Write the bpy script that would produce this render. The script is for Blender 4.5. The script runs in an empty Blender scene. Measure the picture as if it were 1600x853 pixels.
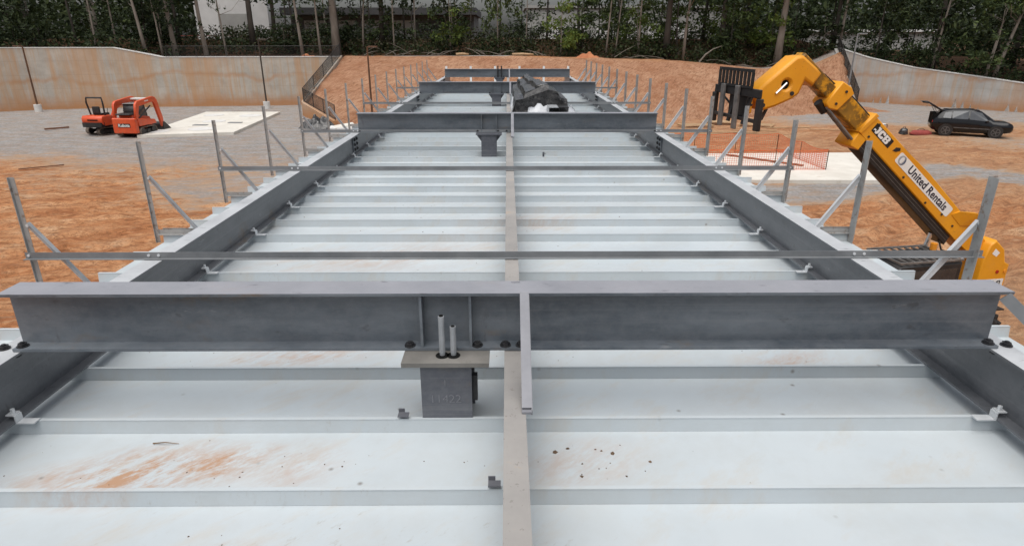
import bpy, bmesh, math, random
import numpy as np
from mathutils import Vector, Matrix, Euler, noise
R = math.radians
random.seed(7)
S = bpy.context.scene
COL = S.collection

# ------------------------------------------------------------------ camera, sky, sun, exposure
CZ = 6.2                                   # camera height above the yard
cam_d = bpy.data.cameras.new("camera")
cam_d.sensor_width = 36; cam_d.lens = 22.05; cam_d.clip_start = .05; cam_d.clip_end = 2000
cam = bpy.data.objects.new("camera", cam_d); COL.objects.link(cam)
cam.location = (0, 0, CZ); cam.rotation_euler = (R(90 - 20.55), 0, R(-.41))
S.camera = cam
W = bpy.data.worlds.new("World"); S.world = W; W.use_nodes = True
nt = W.node_tree; bg = nt.nodes['Background']
sky = nt.nodes.new('ShaderNodeTexSky'); sky.sky_type = 'NISHITA'; sky.sun_disc = False
sky.sun_elevation = R(72); sky.sun_rotation = R(200); sky.air_density = 1.0; sky.dust_density = 4.0
hs = nt.nodes.new('ShaderNodeHueSaturation'); hs.inputs['Saturation'].default_value = .36
nt.links.new(sky.outputs[0], hs.inputs['Color']); nt.links.new(hs.outputs[0], bg.inputs['Color'])
bg.inputs['Strength'].default_value = .06
sd = bpy.data.lights.new("sun", 'SUN'); sd.energy = 1.5; sd.angle = R(75); sd.color = (1, .97, .93)
sun = bpy.data.objects.new("sun", sd); COL.objects.link(sun)
# direction towards the sun: the sky's rotation is measured clockwise from +Y
az, el = R(200), R(72)
sdir = Vector((math.sin(az) * math.cos(el), math.cos(az) * math.cos(el), math.sin(el)))
sun.rotation_euler = sdir.to_track_quat('Z', 'Y').to_euler(); sun.location = (0, 0, 60)
S.view_settings.view_transform = 'Standard'; S.view_settings.look = 'None'
S.view_settings.exposure = .9; S.view_settings.gamma = 1; S.view_settings.use_curve_mapping = False
S.cycles.max_bounces = 6; S.cycles.diffuse_bounces = 3; S.cycles.glossy_bounces = 3; S.cycles.transparent_max_bounces = 8
S.cycles.use_denoising = True

# ------------------------------------------------------------------ material helpers
def mat(name):
    m = bpy.data.materials.new(name); m.use_nodes = True
    return m, m.node_tree, m.node_tree.nodes['Principled BSDF']
def N(t, typ, **k):
    n = t.nodes.new(typ)
    for a, b in k.items(): setattr(n, a, b)
    return n
def noise_(t, vec, scale, detail=4, rough=.55, stretch=None, rot=None):
    if stretch or rot:
        if rot:                                   # turn first, then stretch along the turned axes
            mr = N(t, 'ShaderNodeMapping'); mr.inputs['Rotation'].default_value = rot; t.links.new(vec, mr.inputs['Vector']); vec = mr.outputs[0]
        if stretch:
            mp = N(t, 'ShaderNodeMapping'); mp.inputs['Scale'].default_value = stretch; t.links.new(vec, mp.inputs['Vector']); vec = mp.outputs[0]
    n = N(t, 'ShaderNodeTexNoise'); n.inputs['Scale'].default_value = scale
    n.inputs['Detail'].default_value = detail; n.inputs['Roughness'].default_value = rough
    t.links.new(vec, n.inputs['Vector']); return n.outputs['Fac']
def ramp(t, fac, stops):
    r = N(t, 'ShaderNodeValToRGB'); e = r.color_ramp.elements
    while len(e) < len(stops): e.new(.5)
    for i, (p, c) in enumerate(stops):
        e[i].position = p; e[i].color = (c, c, c, 1) if isinstance(c, (int, float)) else (*c, 1)
    t.links.new(fac, r.inputs['Fac']); return r.outputs['Color']
def mix(t, fac, a, b, blend='MIX'):
    m = N(t, 'ShaderNodeMix', data_type='RGBA', blend_type=blend)
    for sock, val in ((m.inputs['Factor'], fac), (m.inputs['A'], a), (m.inputs['B'], b)):
        if hasattr(val, 'is_linked'): t.links.new(val, sock)
        elif isinstance(val, (int, float)): sock.default_value = val
        else: sock.default_value = (*val, 1)
    # the RGBA sockets are the third A/B pair
    return m.outputs['Result']
def mixc(t, fac, a, b, blend='MIX'):
    m = N(t, 'ShaderNodeMix', data_type='RGBA', blend_type=blend)
    for idx, val in ((0, fac), (6, a), (7, b)):
        sock = m.inputs[idx]
        if hasattr(val, 'is_linked'): t.links.new(val, sock)
        elif isinstance(val, (int, float)): sock.default_value = val
        else: sock.default_value = (*val, 1)
    return m.outputs[2]
def math_(t, op, a, b=None, clamp=False):
    m = N(t, 'ShaderNodeMath', operation=op, use_clamp=clamp)
    for i, val in enumerate((a, b)):
        if val is None: continue
        if hasattr(val, 'is_linked'): t.links.new(val, m.inputs[i])
        else: m.inputs[i].default_value = val
    return m.outputs[0]
def bump(t, b, h, strength=.3, dist=.02):
    n = N(t, 'ShaderNodeBump'); n.inputs['Strength'].default_value = strength; n.inputs['Distance'].default_value = dist
    t.links.new(h, n.inputs['Height']); t.links.new(n.outputs[0], b.inputs['Normal'])
def pos(t): return N(t, 'ShaderNodeNewGeometry').outputs['Position']
def obc(t): return N(t, 'ShaderNodeTexCoord').outputs['Object']
def pmat(name, c0, c1, scale=6, rough=.6, metal=0., bmp=0., c2=None, spec=.5, world=False, stretch=None, t2=.72):
    m, t, b = mat(name); v = pos(t) if world else obc(t)
    f = noise_(t, v, scale, 5, .6, stretch)
    c = ramp(t, f, [(.3, c0), (.7, c1)])
    if c2: c = mixc(t, ramp(t, noise_(t, v, scale * 2.7, 5, .65), [(t2 - .12, 0.), (t2, .8)]), c, c2)
    t.links.new(c, b.inputs['Base Color'])
    r = ramp(t, f, [(.2, max(0, rough - .08)), (.8, min(1, rough + .08))]); t.links.new(r, b.inputs['Roughness'])
    b.inputs['Metallic'].default_value = metal; b.inputs['Specular IOR Level'].default_value = spec
    if bmp: bump(t, b, noise_(t, v, scale * 6, 4), bmp, .01)
    return m

M = {}
# grey primed structural steel with rusty smears, scuffs and sky sheen painted on top faces
def steel(name, c0, c1, smear, sheen_c=(.33, .33, .36), zmin=5.2):
    m, t, b = mat(name); p = pos(t)
    big = noise_(t, p, 2.2, 7, .72, (.7, 1, 2.2)); fine = noise_(t, p, 26, 4, .7)
    c = ramp(t, big, [(.3, c0), (.7, c1)])
    c = mixc(t, ramp(t, fine, [(.4, .0), (.75, .3)]), c, (.2, .205, .215))
    rust = noise_(t, p, 3.1, 6, .7, (1, 1, 2.5))
    c = mixc(t, ramp(t, rust, [(.6, 0.), (.78, smear)]), c, (.17, .115, .07))
    ml = noise_(t, p, 3., 5, .7, (.12, .12, 11)); c = mixc(t, ramp(t, ml, [(.54, 0.), (.66, .3)]), c, (.21, .215, .225))
    sf_ = noise_(t, p, 6, 7, .8, (.5, .5, 2.)); c = mixc(t, ramp(t, sf_, [(.63, 0.), (.68, .5)]), c, (.26, .265, .275))
    rs = noise_(t, p, 1.35, 4, .6, (1, 1, 2)); rb = noise_(t, p, 14, 6, .75)
    c = mixc(t, math_(t, 'MULTIPLY', ramp(t, rs, [(.6, 0.), (.68, 1.)]), ramp(t, rb, [(.45, 0.), (.6, .7)])), c, (.13, .085, .045))
    dk = noise_(t, p, 5.3, 6, .75, (1.5, 1.5, .5))
    c = mixc(t, ramp(t, dk, [(.62, 0.), (.72, .55)]), c, (.05, .05, .055))
    nrm = N(t, 'ShaderNodeSeparateXYZ'); t.links.new(N(t, 'ShaderNodeNewGeometry').outputs['Normal'], nrm.inputs[0])
    top_sheen = math_(t, 'MULTIPLY', ramp(t, nrm.outputs['Z'], [(.8, 0.), (.95, 1.)]), ramp(t, noise_(t, p, 3.7, 6, .65), [(.2, .5), (.7, .88)]))  # sky reflection on upward faces, painted in as a patchy paler colour
    sz_ = N(t, 'ShaderNodeSeparateXYZ'); t.links.new(p, sz_.inputs[0])
    top_sheen = math_(t, 'MULTIPLY', top_sheen, math_(t, 'GREATER_THAN', sz_.outputs['Z'], zmin))  # painted sheen left off the lower flanges, which stay dark
    c = mixc(t, top_sheen, c, sheen_c)
    pit = noise_(t, p, 21, 4, .6, (.45, 1.6, 1)); c = mixc(t, ramp(t, pit, [(.64, 0.), (.70, .6)]), c, (.055, .055, .06))
    t.links.new(c, b.inputs['Base Color'])
    t.links.new(ramp(t, fine, [(.2, .3), (.8, .46)]), b.inputs['Roughness']); b.inputs['Specular IOR Level'].default_value = .8
    bump(t, b, noise_(t, p, 60, 3), .12, .004)
    return m
M['steel'] = steel('primed_steel', (.045, .058, .074), (.155, .177, .2), .55)
M['steel_side'] = steel('primed_side_steel', (.07, .077, .088), (.135, .142, .155), .35, (.60, .62, .64), 5.04)
M['steel2'] = steel('column_steel', (.045, .05, .065), (.095, .1, .12), .3)
def flange_mat():                       # top faces: paler weathered mill scale with scuff marks
    m, t, b = mat('center_beam_steel'); p = pos(t)
    f = noise_(t, p, 2.5, 5, .65); c = ramp(t, f, [(.3, (.25, .24, .232)), (.7, (.35, .332, .312))])
    c = mixc(t, ramp(t, noise_(t, p, 5, 6, .7), [(.6, 0.), (.7, .75)]), c, (.42, .27, .14))
    c = mixc(t, ramp(t, noise_(t, p, 45, 3, .7), [(.62, 0.), (.7, .6)]), c, (.12, .1, .09))
    t.links.new(c, b.inputs['Base Color']); b.inputs['Roughness'].default_value = .6; return m
M['center'] = flange_mat()
M['galv'] = pmat('galvanised_steel', (.34, .36, .38), (.47, .49, .51), 14, .45, .35, .05, spec=.4)
M['galv_dull'] = pmat('weathered_galvanised', (.29, .29, .285), (.40, .40, .39), 9, .45, .15, .05, (.2, .13, .09), t2=.66)
M['galv_light'] = pmat('bright_and_lit_galvanised', (.55, .58, .6), (.68, .7, .72), 9, .45, .15)  # bright zinc; on the right braces it also carries painted light
M['strap'] = pmat('grey_angle_steel', (.17, .18, .19), (.25, .26, .27), 5, .5, .2, .03)
M['strap2'] = pmat('grey_strut_steel', (.17, .175, .195), (.25, .255, .28), 7, .5, 0, .03)
M['stamp'] = pmat('stamped_steel', (.15, .155, .175), (.21, .215, .235), 60, .5)
M['bolt'] = pmat('black_bolt', (.012, .012, .014), (.03, .03, .033), 40, .45)
M['plate'] = pmat('cap_plate_steel', (.135, .13, .12), (.21, .2, .185), 7, .6, 0, .08, (.12, .11, .1))
M['hole'] = pmat('recess_shade', (.006, .006, .006), (.012, .012, .012), 5, .9, spec=.1)  # near-black fill that paints the shade inside holes and openings
M['white_paint'] = pmat('white_paint', (.7, .7, .69), (.8, .8, .79), 3, .5)
M['timber'] = pmat('pallet_timber', (.36, .22, .12), (.55, .38, .22), 3, .8, 0, .1, (.2, .12, .07), world=True)
M['black_plastic'] = pmat('black_plastic_film', (.006, .006, .007), (.05, .048, .048), 5, .28, spec=.7, stretch=(2.2, .25, 2.2), c2=(.13, .125, .12), t2=.66)  # lighter streaks paint a dusty sheen into the black film
M['clear_film'] = pmat('white_plastic_film', (.3, .32, .35), (.55, .57, .6), 7, .3, spec=.7)
M['orange_mesh'] = pmat('orange_plastic_mesh', (.6, .1, .03), (.75, .16, .05), 3, .55)
def yellow_paint():
    m, t, b = mat('yellow_machine_paint'); p = pos(t)
    c = ramp(t, noise_(t, p, 1.1, 5, .6), [(.3, (.70, .28, .008)), (.7, (.80, .35, .014))])
    c = mixc(t, ramp(t, noise_(t, p, 2.4, 7, .72), [(.5, 0.), (.75, .4)]), c, (.58, .28, .06))
    sc = noise_(t, p, 9, 8, .8, (1, 1, 3)); c = mixc(t, ramp(t, sc, [(.62, 0.), (.68, .75)]), c, (.16, .09, .03))
    c = mixc(t, ramp(t, noise_(t, p, 30, 4, .7), [(.66, 0.), (.72, .6)]), c, (.05, .04, .03))
    t.links.new(c, b.inputs['Base Color']); t.links.new(ramp(t, sc, [(.3, .28), (.7, .6)]), b.inputs['Roughness']); return m
M['yellow'] = yellow_paint()
M['greasy'] = pmat('greasy_inner_boom', (.05, .035, .012), (.3, .15, .015), 2.2, .4, 0, 0, (.7, .32, .01), t2=.6)
M['black_metal'] = pmat('black_machine_metal', (.008, .008, .009), (.025, .024, .024), 6, .45)
M['grey_metal'] = pmat('worn_grey_metal', (.12, .12, .12), (.24, .23, .22), 8, .45, .3)
M['rubber'] = pmat('rubber', (.012, .012, .013), (.03, .029, .028), 8, .85, 0, .3)
M['muddy_rubber'] = pmat('muddy_rubber_track', (.1, .08, .065), (.2, .16, .13), 3, .9, 0, .4)
M['chrome'] = pmat('chromed_rod', (.6, .6, .6), (.75, .75, .75), 5, .15, .9)
M['glass'] = pmat('tinted_glass', (.015, .018, .02), (.035, .04, .043), 3, .06, spec=.8)
M['car_glass'] = pmat('car_window_glass', (.05, .055, .06), (.1, .11, .12), 2, .05, spec=1.0)
M['car_black'] = pmat('black_car_paint', (.003, .003, .004), (.006, .006, .008), 2, .1, spec=.5)
M['alloy'] = pmat('grey_alloy', (.12, .12, .125), (.2, .2, .205), 5, .35, .7)
M['red_lens'] = pmat('red_lens', (.3, .01, .01), (.4, .02, .015), 5, .2)
M['orange_paint'] = pmat('orange_machine_paint', (.55, .062, .018), (.66, .095, .026), 2.5, .38, 0, 0, (.3, .12, .06), t2=.68)
M['tail_orange'] = pmat('orange_beacon', (.7, .25, .02), (.75, .3, .03), 5, .3)
M['sticker_dark'] = pmat('dark_lettering', (.012, .014, .03), (.02, .022, .04), 5, .5)
M['sticker_black'] = pmat('black_sticker', (.008, .008, .008), (.014, .014, .014), 5, .5)
M['sticker_white'] = pmat('white_sticker', (.72, .72, .7), (.82, .82, .8), 4, .45)
M['sticker_blue'] = pmat('grey_blue_emblem', (.05, .07, .13), (.1, .13, .2), 9, .5)
M['sticker_grey'] = pmat('pale_grey_emblem', (.3, .31, .33), (.4, .41, .42), 9, .5)
M['lamp_pole'] = pmat('bronze_pole_paint', (.03, .022, .018), (.06, .042, .03), 3, .5)
M['rust_pole'] = pmat('rusty_pole', (.075, .035, .018), (.14, .065, .03), 3, .7)
M['fence_black'] = pmat('black_fence_coating', (.012, .012, .012), (.025, .022, .02), 6, .55)

def deck_mat():
    m, t, b = mat('white_deck_panel'); p = pos(t)
    f = noise_(t, p, 1.3, 5, .6)
    c = ramp(t, f, [(.3, (.455, .508, .54)), (.7, (.52, .565, .59))])
    oi = N(t, 'ShaderNodeObjectInfo').outputs['Random']
    c = mixc(t, 1., c, ramp(t, oi, [(0, .93), (1, 1.)]), 'MULTIPLY')
    # faint tan scuffing everywhere, in diagonal drags
    sc = noise_(t, p, 2.6, 8, .72, (1, 2.6, 1), (0, 0, R(-42)))
    c = mixc(t, ramp(t, sc, [(.52, 0.), (.72, .42)]), c, (.46, .40, .32))
    s2_ = noise_(t, p, 12, 9, .8, (1, 3.2, 1), (0, 0, R(-46)))
    c = mixc(t, math_(t, 'MULTIPLY', ramp(t, s2_, [(.57, 0.), (.66, .55)]), ramp(t, noise_(t, p, 1.1, 4), [(.5, 0.), (.64, 1.)])), c, (.29, .25, .205))
    smg = noise_(t, p, 1.9, 8, .75); c = mixc(t, ramp(t, smg, [(.46, 0.), (.68, .35)]), c, (.40, .405, .39))
    # real dirt patches: x, y, rx, ry, strength
    grain = noise_(t, p, 12, 10, .82, (1, 3.2, 1), (0, 0, R(-44)))
    tot = None
    for (x, y, rx, ry, s) in [(-1.32, 1.86, .36, .17, 1), (-1.08, 1.90, .3, .13, .8), (-1.6, 1.84, .2, .1, .4), (-.78, 1.9, .2, .16, .35),
                              (-.9, 1.42, .26, .1, .7), (-.03, 1.38, .1, .09, .95), (.25, 1.9, .3, .16, .28), (-1.0, 2.75, .5, .16, .45),
                              (.2, 5.1, .6, .3, .3), (-.9, 4.2, 1.1, .35, .3), (-.6, 3.3, .8, .2, .3), (1.35, 2.66, .3, .14, .4), (-.3, 3.42, .25, .16, .5)]:
        mp = N(t, 'ShaderNodeMapping', vector_type='TEXTURE'); mp.inputs['Location'].default_value = (x, y, 0)
        mp.inputs['Rotation'].default_value = (0, 0, R(14)); mp.inputs['Scale'].default_value = (rx, ry, 50)
        t.links.new(p, mp.inputs['Vector'])
        ln = N(t, 'ShaderNodeVectorMath', operation='LENGTH'); t.links.new(mp.outputs[0], ln.inputs[0])
        w = math_(t, 'MULTIPLY', math_(t, 'SUBTRACT', 1.15, ln.outputs['Value'], True), s)
        tot = w if tot is None else math_(t, 'MAXIMUM', tot, w)
    big = noise_(t, p, 4.5, 6, .7, (1, 2.4, 1), (0, 0, R(-42)))
    d = math_(t, 'MULTIPLY', tot, ramp(t, math_(t, 'ADD', math_(t, 'MULTIPLY', grain, .55), math_(t, 'MULTIPLY', big, .5)), [(.46, 0.), (.62, 1.5)]))
    d = math_(t, 'MINIMUM', d, .85)
    c = mixc(t, d, c, (.40, .21, .10))
    # dark crumbs
    vo = N(t, 'ShaderNodeTexVoronoi'); vo.inputs['Scale'].default_value = 7; t.links.new(p, vo.inputs['Vector'])
    sp = ramp(t, vo.outputs['Distance'], [(.02, 1.), (.09, 0.)])
    sp = math_(t, 'MULTIPLY', sp, ramp(t, noise_(t, p, 1.7, 3), [(.42, 0.), (.56, .8)]))
    c = mixc(t, sp, c, (.16, .14, .12))
    t.links.new(c, b.inputs['Base Color'])
    t.links.new(ramp(t, sc, [(.3, .38), (.7, .6)]), b.inputs['Roughness'])
    bump(t, b, noise_(t, p, 1.2, 2, .5, (1, 3, 1)), .25, .01)
    return m
M['deck'] = deck_mat()

def concrete_mat(name, tint, stain, seed):
    """cast concrete: u along the wall, v up (metres); board lines, pour line and rust-clay run-off"""
    m, t, b = mat(name); uv = N(t, 'ShaderNodeUVMap').outputs[0]
    off = N(t, 'ShaderNodeMapping'); off.inputs['Location'].default_value = (seed, 0, seed); t.links.new(uv, off.inputs['Vector']); v = off.outputs[0]
    sep = N(t, 'ShaderNodeSeparateXYZ'); t.links.new(uv, sep.inputs[0]); V = sep.outputs['Y']; U = sep.outputs['X']
    f = noise_(t, v, .9, 6, .65)
    c = ramp(t, f, [(.3, tint[0]), (.7, tint[1])])
    run = noise_(t, v, 1.0, 6, .75, (1.9, .06, 1)); run2 = noise_(t, v, 1.0, 5, .75, (.3, .03, 1))
    c = mixc(t, ramp(t, run, [(.47, 0.), (.57, .75 * stain)]), c, (.46, .30, .175))
    c = mixc(t, ramp(t, run2, [(.5, 0.), (.58, .75 * stain)]), c, (.48, .26, .12))
    pale = noise_(t, v, 1.0, 4, .6, (.55, .05, 1)); c = mixc(t, ramp(t, pale, [(.6, 0.), (.72, .45)]), c, (.47, .46, .44))
    # wavy clay pour line and the clay splash at the foot
    wav = math_(t, 'MULTIPLY', math_(t, 'SUBTRACT', noise_(t, v, .16, 4, .6, (1, .01, 1)), .5), 3.6)
    ln = math_(t, 'ABSOLUTE', math_(t, 'SUBTRACT', math_(t, 'SUBTRACT', V, 2.7), wav))
    lf = math_(t, 'MULTIPLY', ramp(t, ln, [(.03, .75 * stain), (.3, 0.)]), ramp(t, noise_(t, v, .5), [(.3, .25), (.6, 1.)]))
    c = mixc(t, lf, c, (.42, .2, .075))
    foot = math_(t, 'ADD', V, math_(t, 'MULTIPLY', math_(t, 'SUBTRACT', noise_(t, v, .7, 5), .5), 1.4))
    fm = N(t, 'ShaderNodeMapRange'); fm.inputs['From Min'].default_value = .2; fm.inputs['From Max'].default_value = 1.3
    fm.inputs['To Min'].default_value = .85; fm.inputs['To Max'].default_value = 0; t.links.new(foot, fm.inputs['Value'])
    c = mixc(t, fm.outputs[0], c, (.43, .2, .08))
    # form-board joints
    fr = math_(t, 'ABSOLUTE', math_(t, 'SUBTRACT', math_(t, 'FRACT', math_(t, 'MULTIPLY', U, 1 / .61)), .5))
    c = mixc(t, ramp(t, fr, [(0., .22), (.03, 0.)]), c, (.16, .13, .1))
    frv = math_(t, 'ABSOLUTE', math_(t, 'SUBTRACT', math_(t, 'FRACT', math_(t, 'MULTIPLY', V, 1 / 1.2)), .5))
    c = mixc(t, ramp(t, frv, [(0., .25), (.025, 0.)]), c, (.2, .16, .12))
    t.links.new(c, b.inputs['Base Color']); b.inputs['Roughness'].default_value = .85
    bump(t, b, noise_(t, v, 6, 5), .25, .03)
    return m
M['wall_a'] = concrete_mat('stained_concrete', ((.36, .33, .29), (.50, .46, .405)), .68, 3.7)
M['wall_b'] = concrete_mat('grey_concrete', ((.38, .37, .35), (.49, .48, .46)), .6, 11.3)
M['pad'] = pmat('pad_concrete', (.58, .55, .49), (.7, .67, .61), .8, .8, 0, .05, (.5, .44, .36), t2=.7, world=True)
M['footing'] = pmat('footing_concrete', (.55, .54, .52), (.68, .67, .65), 3, .85)
M['bark_pale'] = pmat('pale_bark', (.13, .11, .09), (.24, .21, .18), 3, .9, 0, .5, stretch=(1, 1, .25))
M['bark_dark'] = pmat('dark_bark', (.03, .025, .02), (.07, .058, .047), 3, .9, 0, .5, stretch=(1, 1, .25))
M['siding'] = pmat('white_siding', (.62, .62, .61), (.72, .72, .71), .7, .6)
M['siding_grey'] = pmat('grey_siding', (.3, .3, .29), (.4, .4, .38), .5, .7)
M['siding_dim'] = pmat('dim_siding', (.13, .13, .13), (.2, .2, .195), .5, .7)
M['roof_dark'] = pmat('dark_roof', (.035, .035, .037), (.06, .06, .06), .6, .6)

def leaf_mat(name, c0, c1, c2):
    m, t, b = mat(name); g = N(t, 'ShaderNodeNewGeometry')
    c = ramp(t, g.outputs['Random Per Island'], [(0, c0), (.55, c1), (1, c2)])
    oi = N(t, 'ShaderNodeObjectInfo').outputs['Random']
    c = mixc(t, 1., c, ramp(t, oi, [(0, (.7, .72, .7)), (1, (1.25, 1.2, 1.1))]), 'MULTIPLY')
    t.links.new(c, b.inputs['Base Color']); b.inputs['Roughness'].default_value = .6; b.inputs['Specular IOR Level'].default_value = .25
    tr = N(t, 'ShaderNodeBsdfTranslucent'); t.links.new(c, tr.inputs['Color'])
    ms = N(t, 'ShaderNodeMixShader'); ms.inputs[0].default_value = .2
    t.links.new(b.outputs[0], ms.inputs[1]); t.links.new(tr.outputs[0], ms.inputs[2])
    t.links.new(ms.outputs[0], t.nodes['Material Output'].inputs['Surface'])
    return m
M['leaf_dark'] = leaf_mat('dark_green_leaves', (.013, .023, .009), (.022, .036, .014), (.05, .07, .026))
M['leaf_mid'] = leaf_mat('mid_green_leaves', (.018, .03, .011), (.035, .056, .019), (.075, .105, .034))
M['leaf_bright'] = leaf_mat('bright_green_leaves', (.055, .09, .02), (.09, .135, .03), (.14, .18, .045))
M['leaf_yellow'] = leaf_mat('yellowing_leaves', (.12, .12, .02), (.2, .18, .03), (.28, .24, .05))
M['brush'] = leaf_mat('brown_green_brush', (.045, .03, .018), (.05, .05, .02), (.06, .085, .028))

# ------------------------------------------------------------------ mesh helpers
class MB:
    def __init__(s): s.v = []; s.f = []
    def add(s, vs, fs):
        o = len(s.v); s.v += [tuple(p) for p in vs]; s.f += [tuple(i + o for i in f) for f in fs]; return s
    def box(s, x0, x1, y0, y1, z0, z1):
        return s.add([(x0,y0,z0),(x1,y0,z0),(x1,y1,z0),(x0,y1,z0),(x0,y0,z1),(x1,y0,z1),(x1,y1,z1),(x0,y1,z1)],
                     [(0,3,2,1),(4,5,6,7),(0,1,5,4),(1,2,6,5),(2,3,7,6),(3,0,4,7)])
    def bar(s, a, b, w, h, up=(0,0,1)):
        a = Vector(a); b = Vector(b); d = (b - a).normalized(); up = Vector(up)
        if abs(d.dot(up)) > .98: up = Vector((0,1,0))
        x = d.cross(up).normalized(); y = x.cross(d)
        vs = [c + x*sx*w/2 + y*sy*h/2 for c in (a, b) for sx, sy in ((-1,-1),(1,-1),(1,1),(-1,1))]
        return s.add(vs, [(0,1,2,3),(7,6,5,4),(0,4,5,1),(1,5,6,2),(2,6,7,3),(3,7,4,0)])
    def tube(s, pts, rads, n=8, caps=True):
        pts = [Vector(p) for p in pts]; rads = [rads]*len(pts) if isinstance(rads, (int, float)) else rads
        rings = []; ref = Vector((1,0,0)); vs = []; fs = []
        for i, p in enumerate(pts):
            d = (pts[min(i+1, len(pts)-1)] - pts[max(i-1, 0)]).normalized()
            if abs(d.dot(ref)) > .9: ref = Vector((0,1,0)) if abs(d.y) < .9 else Vector((0,0,1))
            x = (ref - d*ref.dot(d)).normalized(); y = d.cross(x); ref = x
            vs += [p + (x*math.cos(2*math.pi*k/n) + y*math.sin(2*math.pi*k/n))*rads[i] for k in range(n)]
        for i in range(len(pts)-1):
            for k in range(n): fs.append((i*n+k, i*n+(k+1)%n, (i+1)*n+(k+1)%n, (i+1)*n+k))
        if caps: fs.append(tuple(range(n-1,-1,-1))); fs.append(tuple((len(pts)-1)*n+k for k in range(n)))
        return s.add(vs, fs)
    def ibeam_y(s, xc, y0, y1, z0, z1, fw, tf=.012, tw=.008):
        for poly in ([(xc-fw/2,z1-tf),(xc+fw/2,z1-tf),(xc+fw/2,z1),(xc-fw/2,z1)],[(xc-fw/2,z0),(xc+fw/2,z0),(xc+fw/2,z0+tf),(xc-fw/2,z0+tf)],
                     [(xc-tw/2,z0+tf),(xc+tw/2,z0+tf),(xc+tw/2,z1-tf),(xc-tw/2,z1-tf)]):
            x0, z_0 = poly[0]; x1, z_1 = poly[2]; s.box(x0, x1, y0, y1, z_0, z_1)
        return s
    def build(s, name, m, parent=None, smooth=False, bev=0, loc=None):
        me = bpy.data.meshes.new(name); me.from_pydata(s.v, [], s.f); me.update()
        return link(name, me, m, parent, smooth, bev, loc)
def link(name, me, m, parent=None, smooth=False, bev=0, loc=None):
    o = bpy.data.objects.new(name, me); COL.objects.link(o)
    if m is not None:
        me.materials.clear(); me.materials.append(m)
    if parent is not None: o.parent = parent
    if loc is not None: o.location = loc
    if smooth:
        for p in me.polygons: p.use_smooth = True
    if bev:
        bm = bmesh.new(); bm.from_mesh(me)
        ed = [e for e in bm.edges if len(e.link_faces) == 2 and e.calc_face_angle(0) > .5]
        bmesh.ops.bevel(bm, geom=ed, offset=bev, segments=1, affect='EDGES', clamp_overlap=True)
        bm.to_mesh(me); bm.free()
    return o
def thing(name, label, cat, loc=(0,0,0), rz=0, group=None):
    o = bpy.data.objects.new(name, None); COL.objects.link(o); o.empty_display_size = .2
    o.location = loc; o.rotation_euler = (0, 0, rz); tag(o, label, cat, group); return o
def tag(o, label=None, cat=None, group=None, kind=None):
    if label: o['label'] = label
    if cat: o['category'] = cat
    if group: o['group'] = group
    if kind: o['kind'] = kind
    return o
def curve_mesh(cu):
    o = bpy.data.objects.new('tmp', cu); COL.objects.link(o)
    dg = bpy.context.evaluated_depsgraph_get(); dg.update()
    me = bpy.data.meshes.new_from_object(o.evaluated_get(dg), depsgraph=dg)
    bpy.data.objects.remove(o); bpy.data.curves.remove(cu); return me
SIDE = Matrix(((1,0,0,0),(0,0,-1,0),(0,1,0,0),(0,0,0,1)))          # drawing (x,y) -> (x,z)
def profile(outlines, width, bevel=0, y=0.):
    """closed outlines in (x,z) (the later ones are holes) given a width along y"""
    cu = bpy.data.curves.new('p', 'CURVE'); cu.dimensions = '2D'; cu.fill_mode = 'BOTH'
    cu.extrude = width/2 - bevel; cu.bevel_depth = bevel; cu.bevel_resolution = 1; cu.offset = -bevel
    for ol in outlines:
        sp = cu.splines.new('POLY'); sp.points.add(len(ol)-1); sp.use_cyclic_u = True
        for p, (a, b) in zip(sp.points, ol): p.co = (a, b, 0, 1)
    me = curve_mesh(cu); me.transform(SIDE); me.transform(Matrix.Translation((0, y, 0))); return me
def text_mesh(body, size, ext=.002, off=0., spacing=1., align='CENTER'):
    cu = bpy.data.curves.new('t', 'FONT'); cu.body = body; cu.size = size; cu.extrude = ext; cu.offset = off
    cu.space_character = spacing; cu.align_x = align; cu.align_y = 'CENTER'; cu.resolution_u = 3
    return curve_mesh(cu)
def frame(o, x, y): 
    x = Vector(x).normalized(); y = Vector(y).normalized(); z = x.cross(y)
    return Matrix(((x.x,y.x,z.x,o[0]),(x.y,y.y,z.y,o[1]),(x.z,y.z,z.z,o[2]),(0,0,0,1)))
def rrect(w, h, r, n=5):
    out = []
    for cx, cy, a0 in ((w/2-r, h/2-r, 0), (-w/2+r, h/2-r, 90), (-w/2+r, -h/2+r, 180), (w/2-r, -h/2+r, 270)):
        out += [(cx + r*math.cos(R(a0 + 90*k/n)), cy + r*math.sin(R(a0 + 90*k/n))) for k in range(n+1)]
    return out
def circle(cx, cy, r, n=20): return [(cx + r*math.cos(2*math.pi*k/n), cy + r*math.sin(2*math.pi*k/n)) for k in range(n)]
def copy_tree(o, parent=None):
    c = o.copy(); COL.objects.link(c)
    if parent is not None: c.parent = parent
    for ch in list(o.children): copy_tree(ch, c)
    return c

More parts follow.
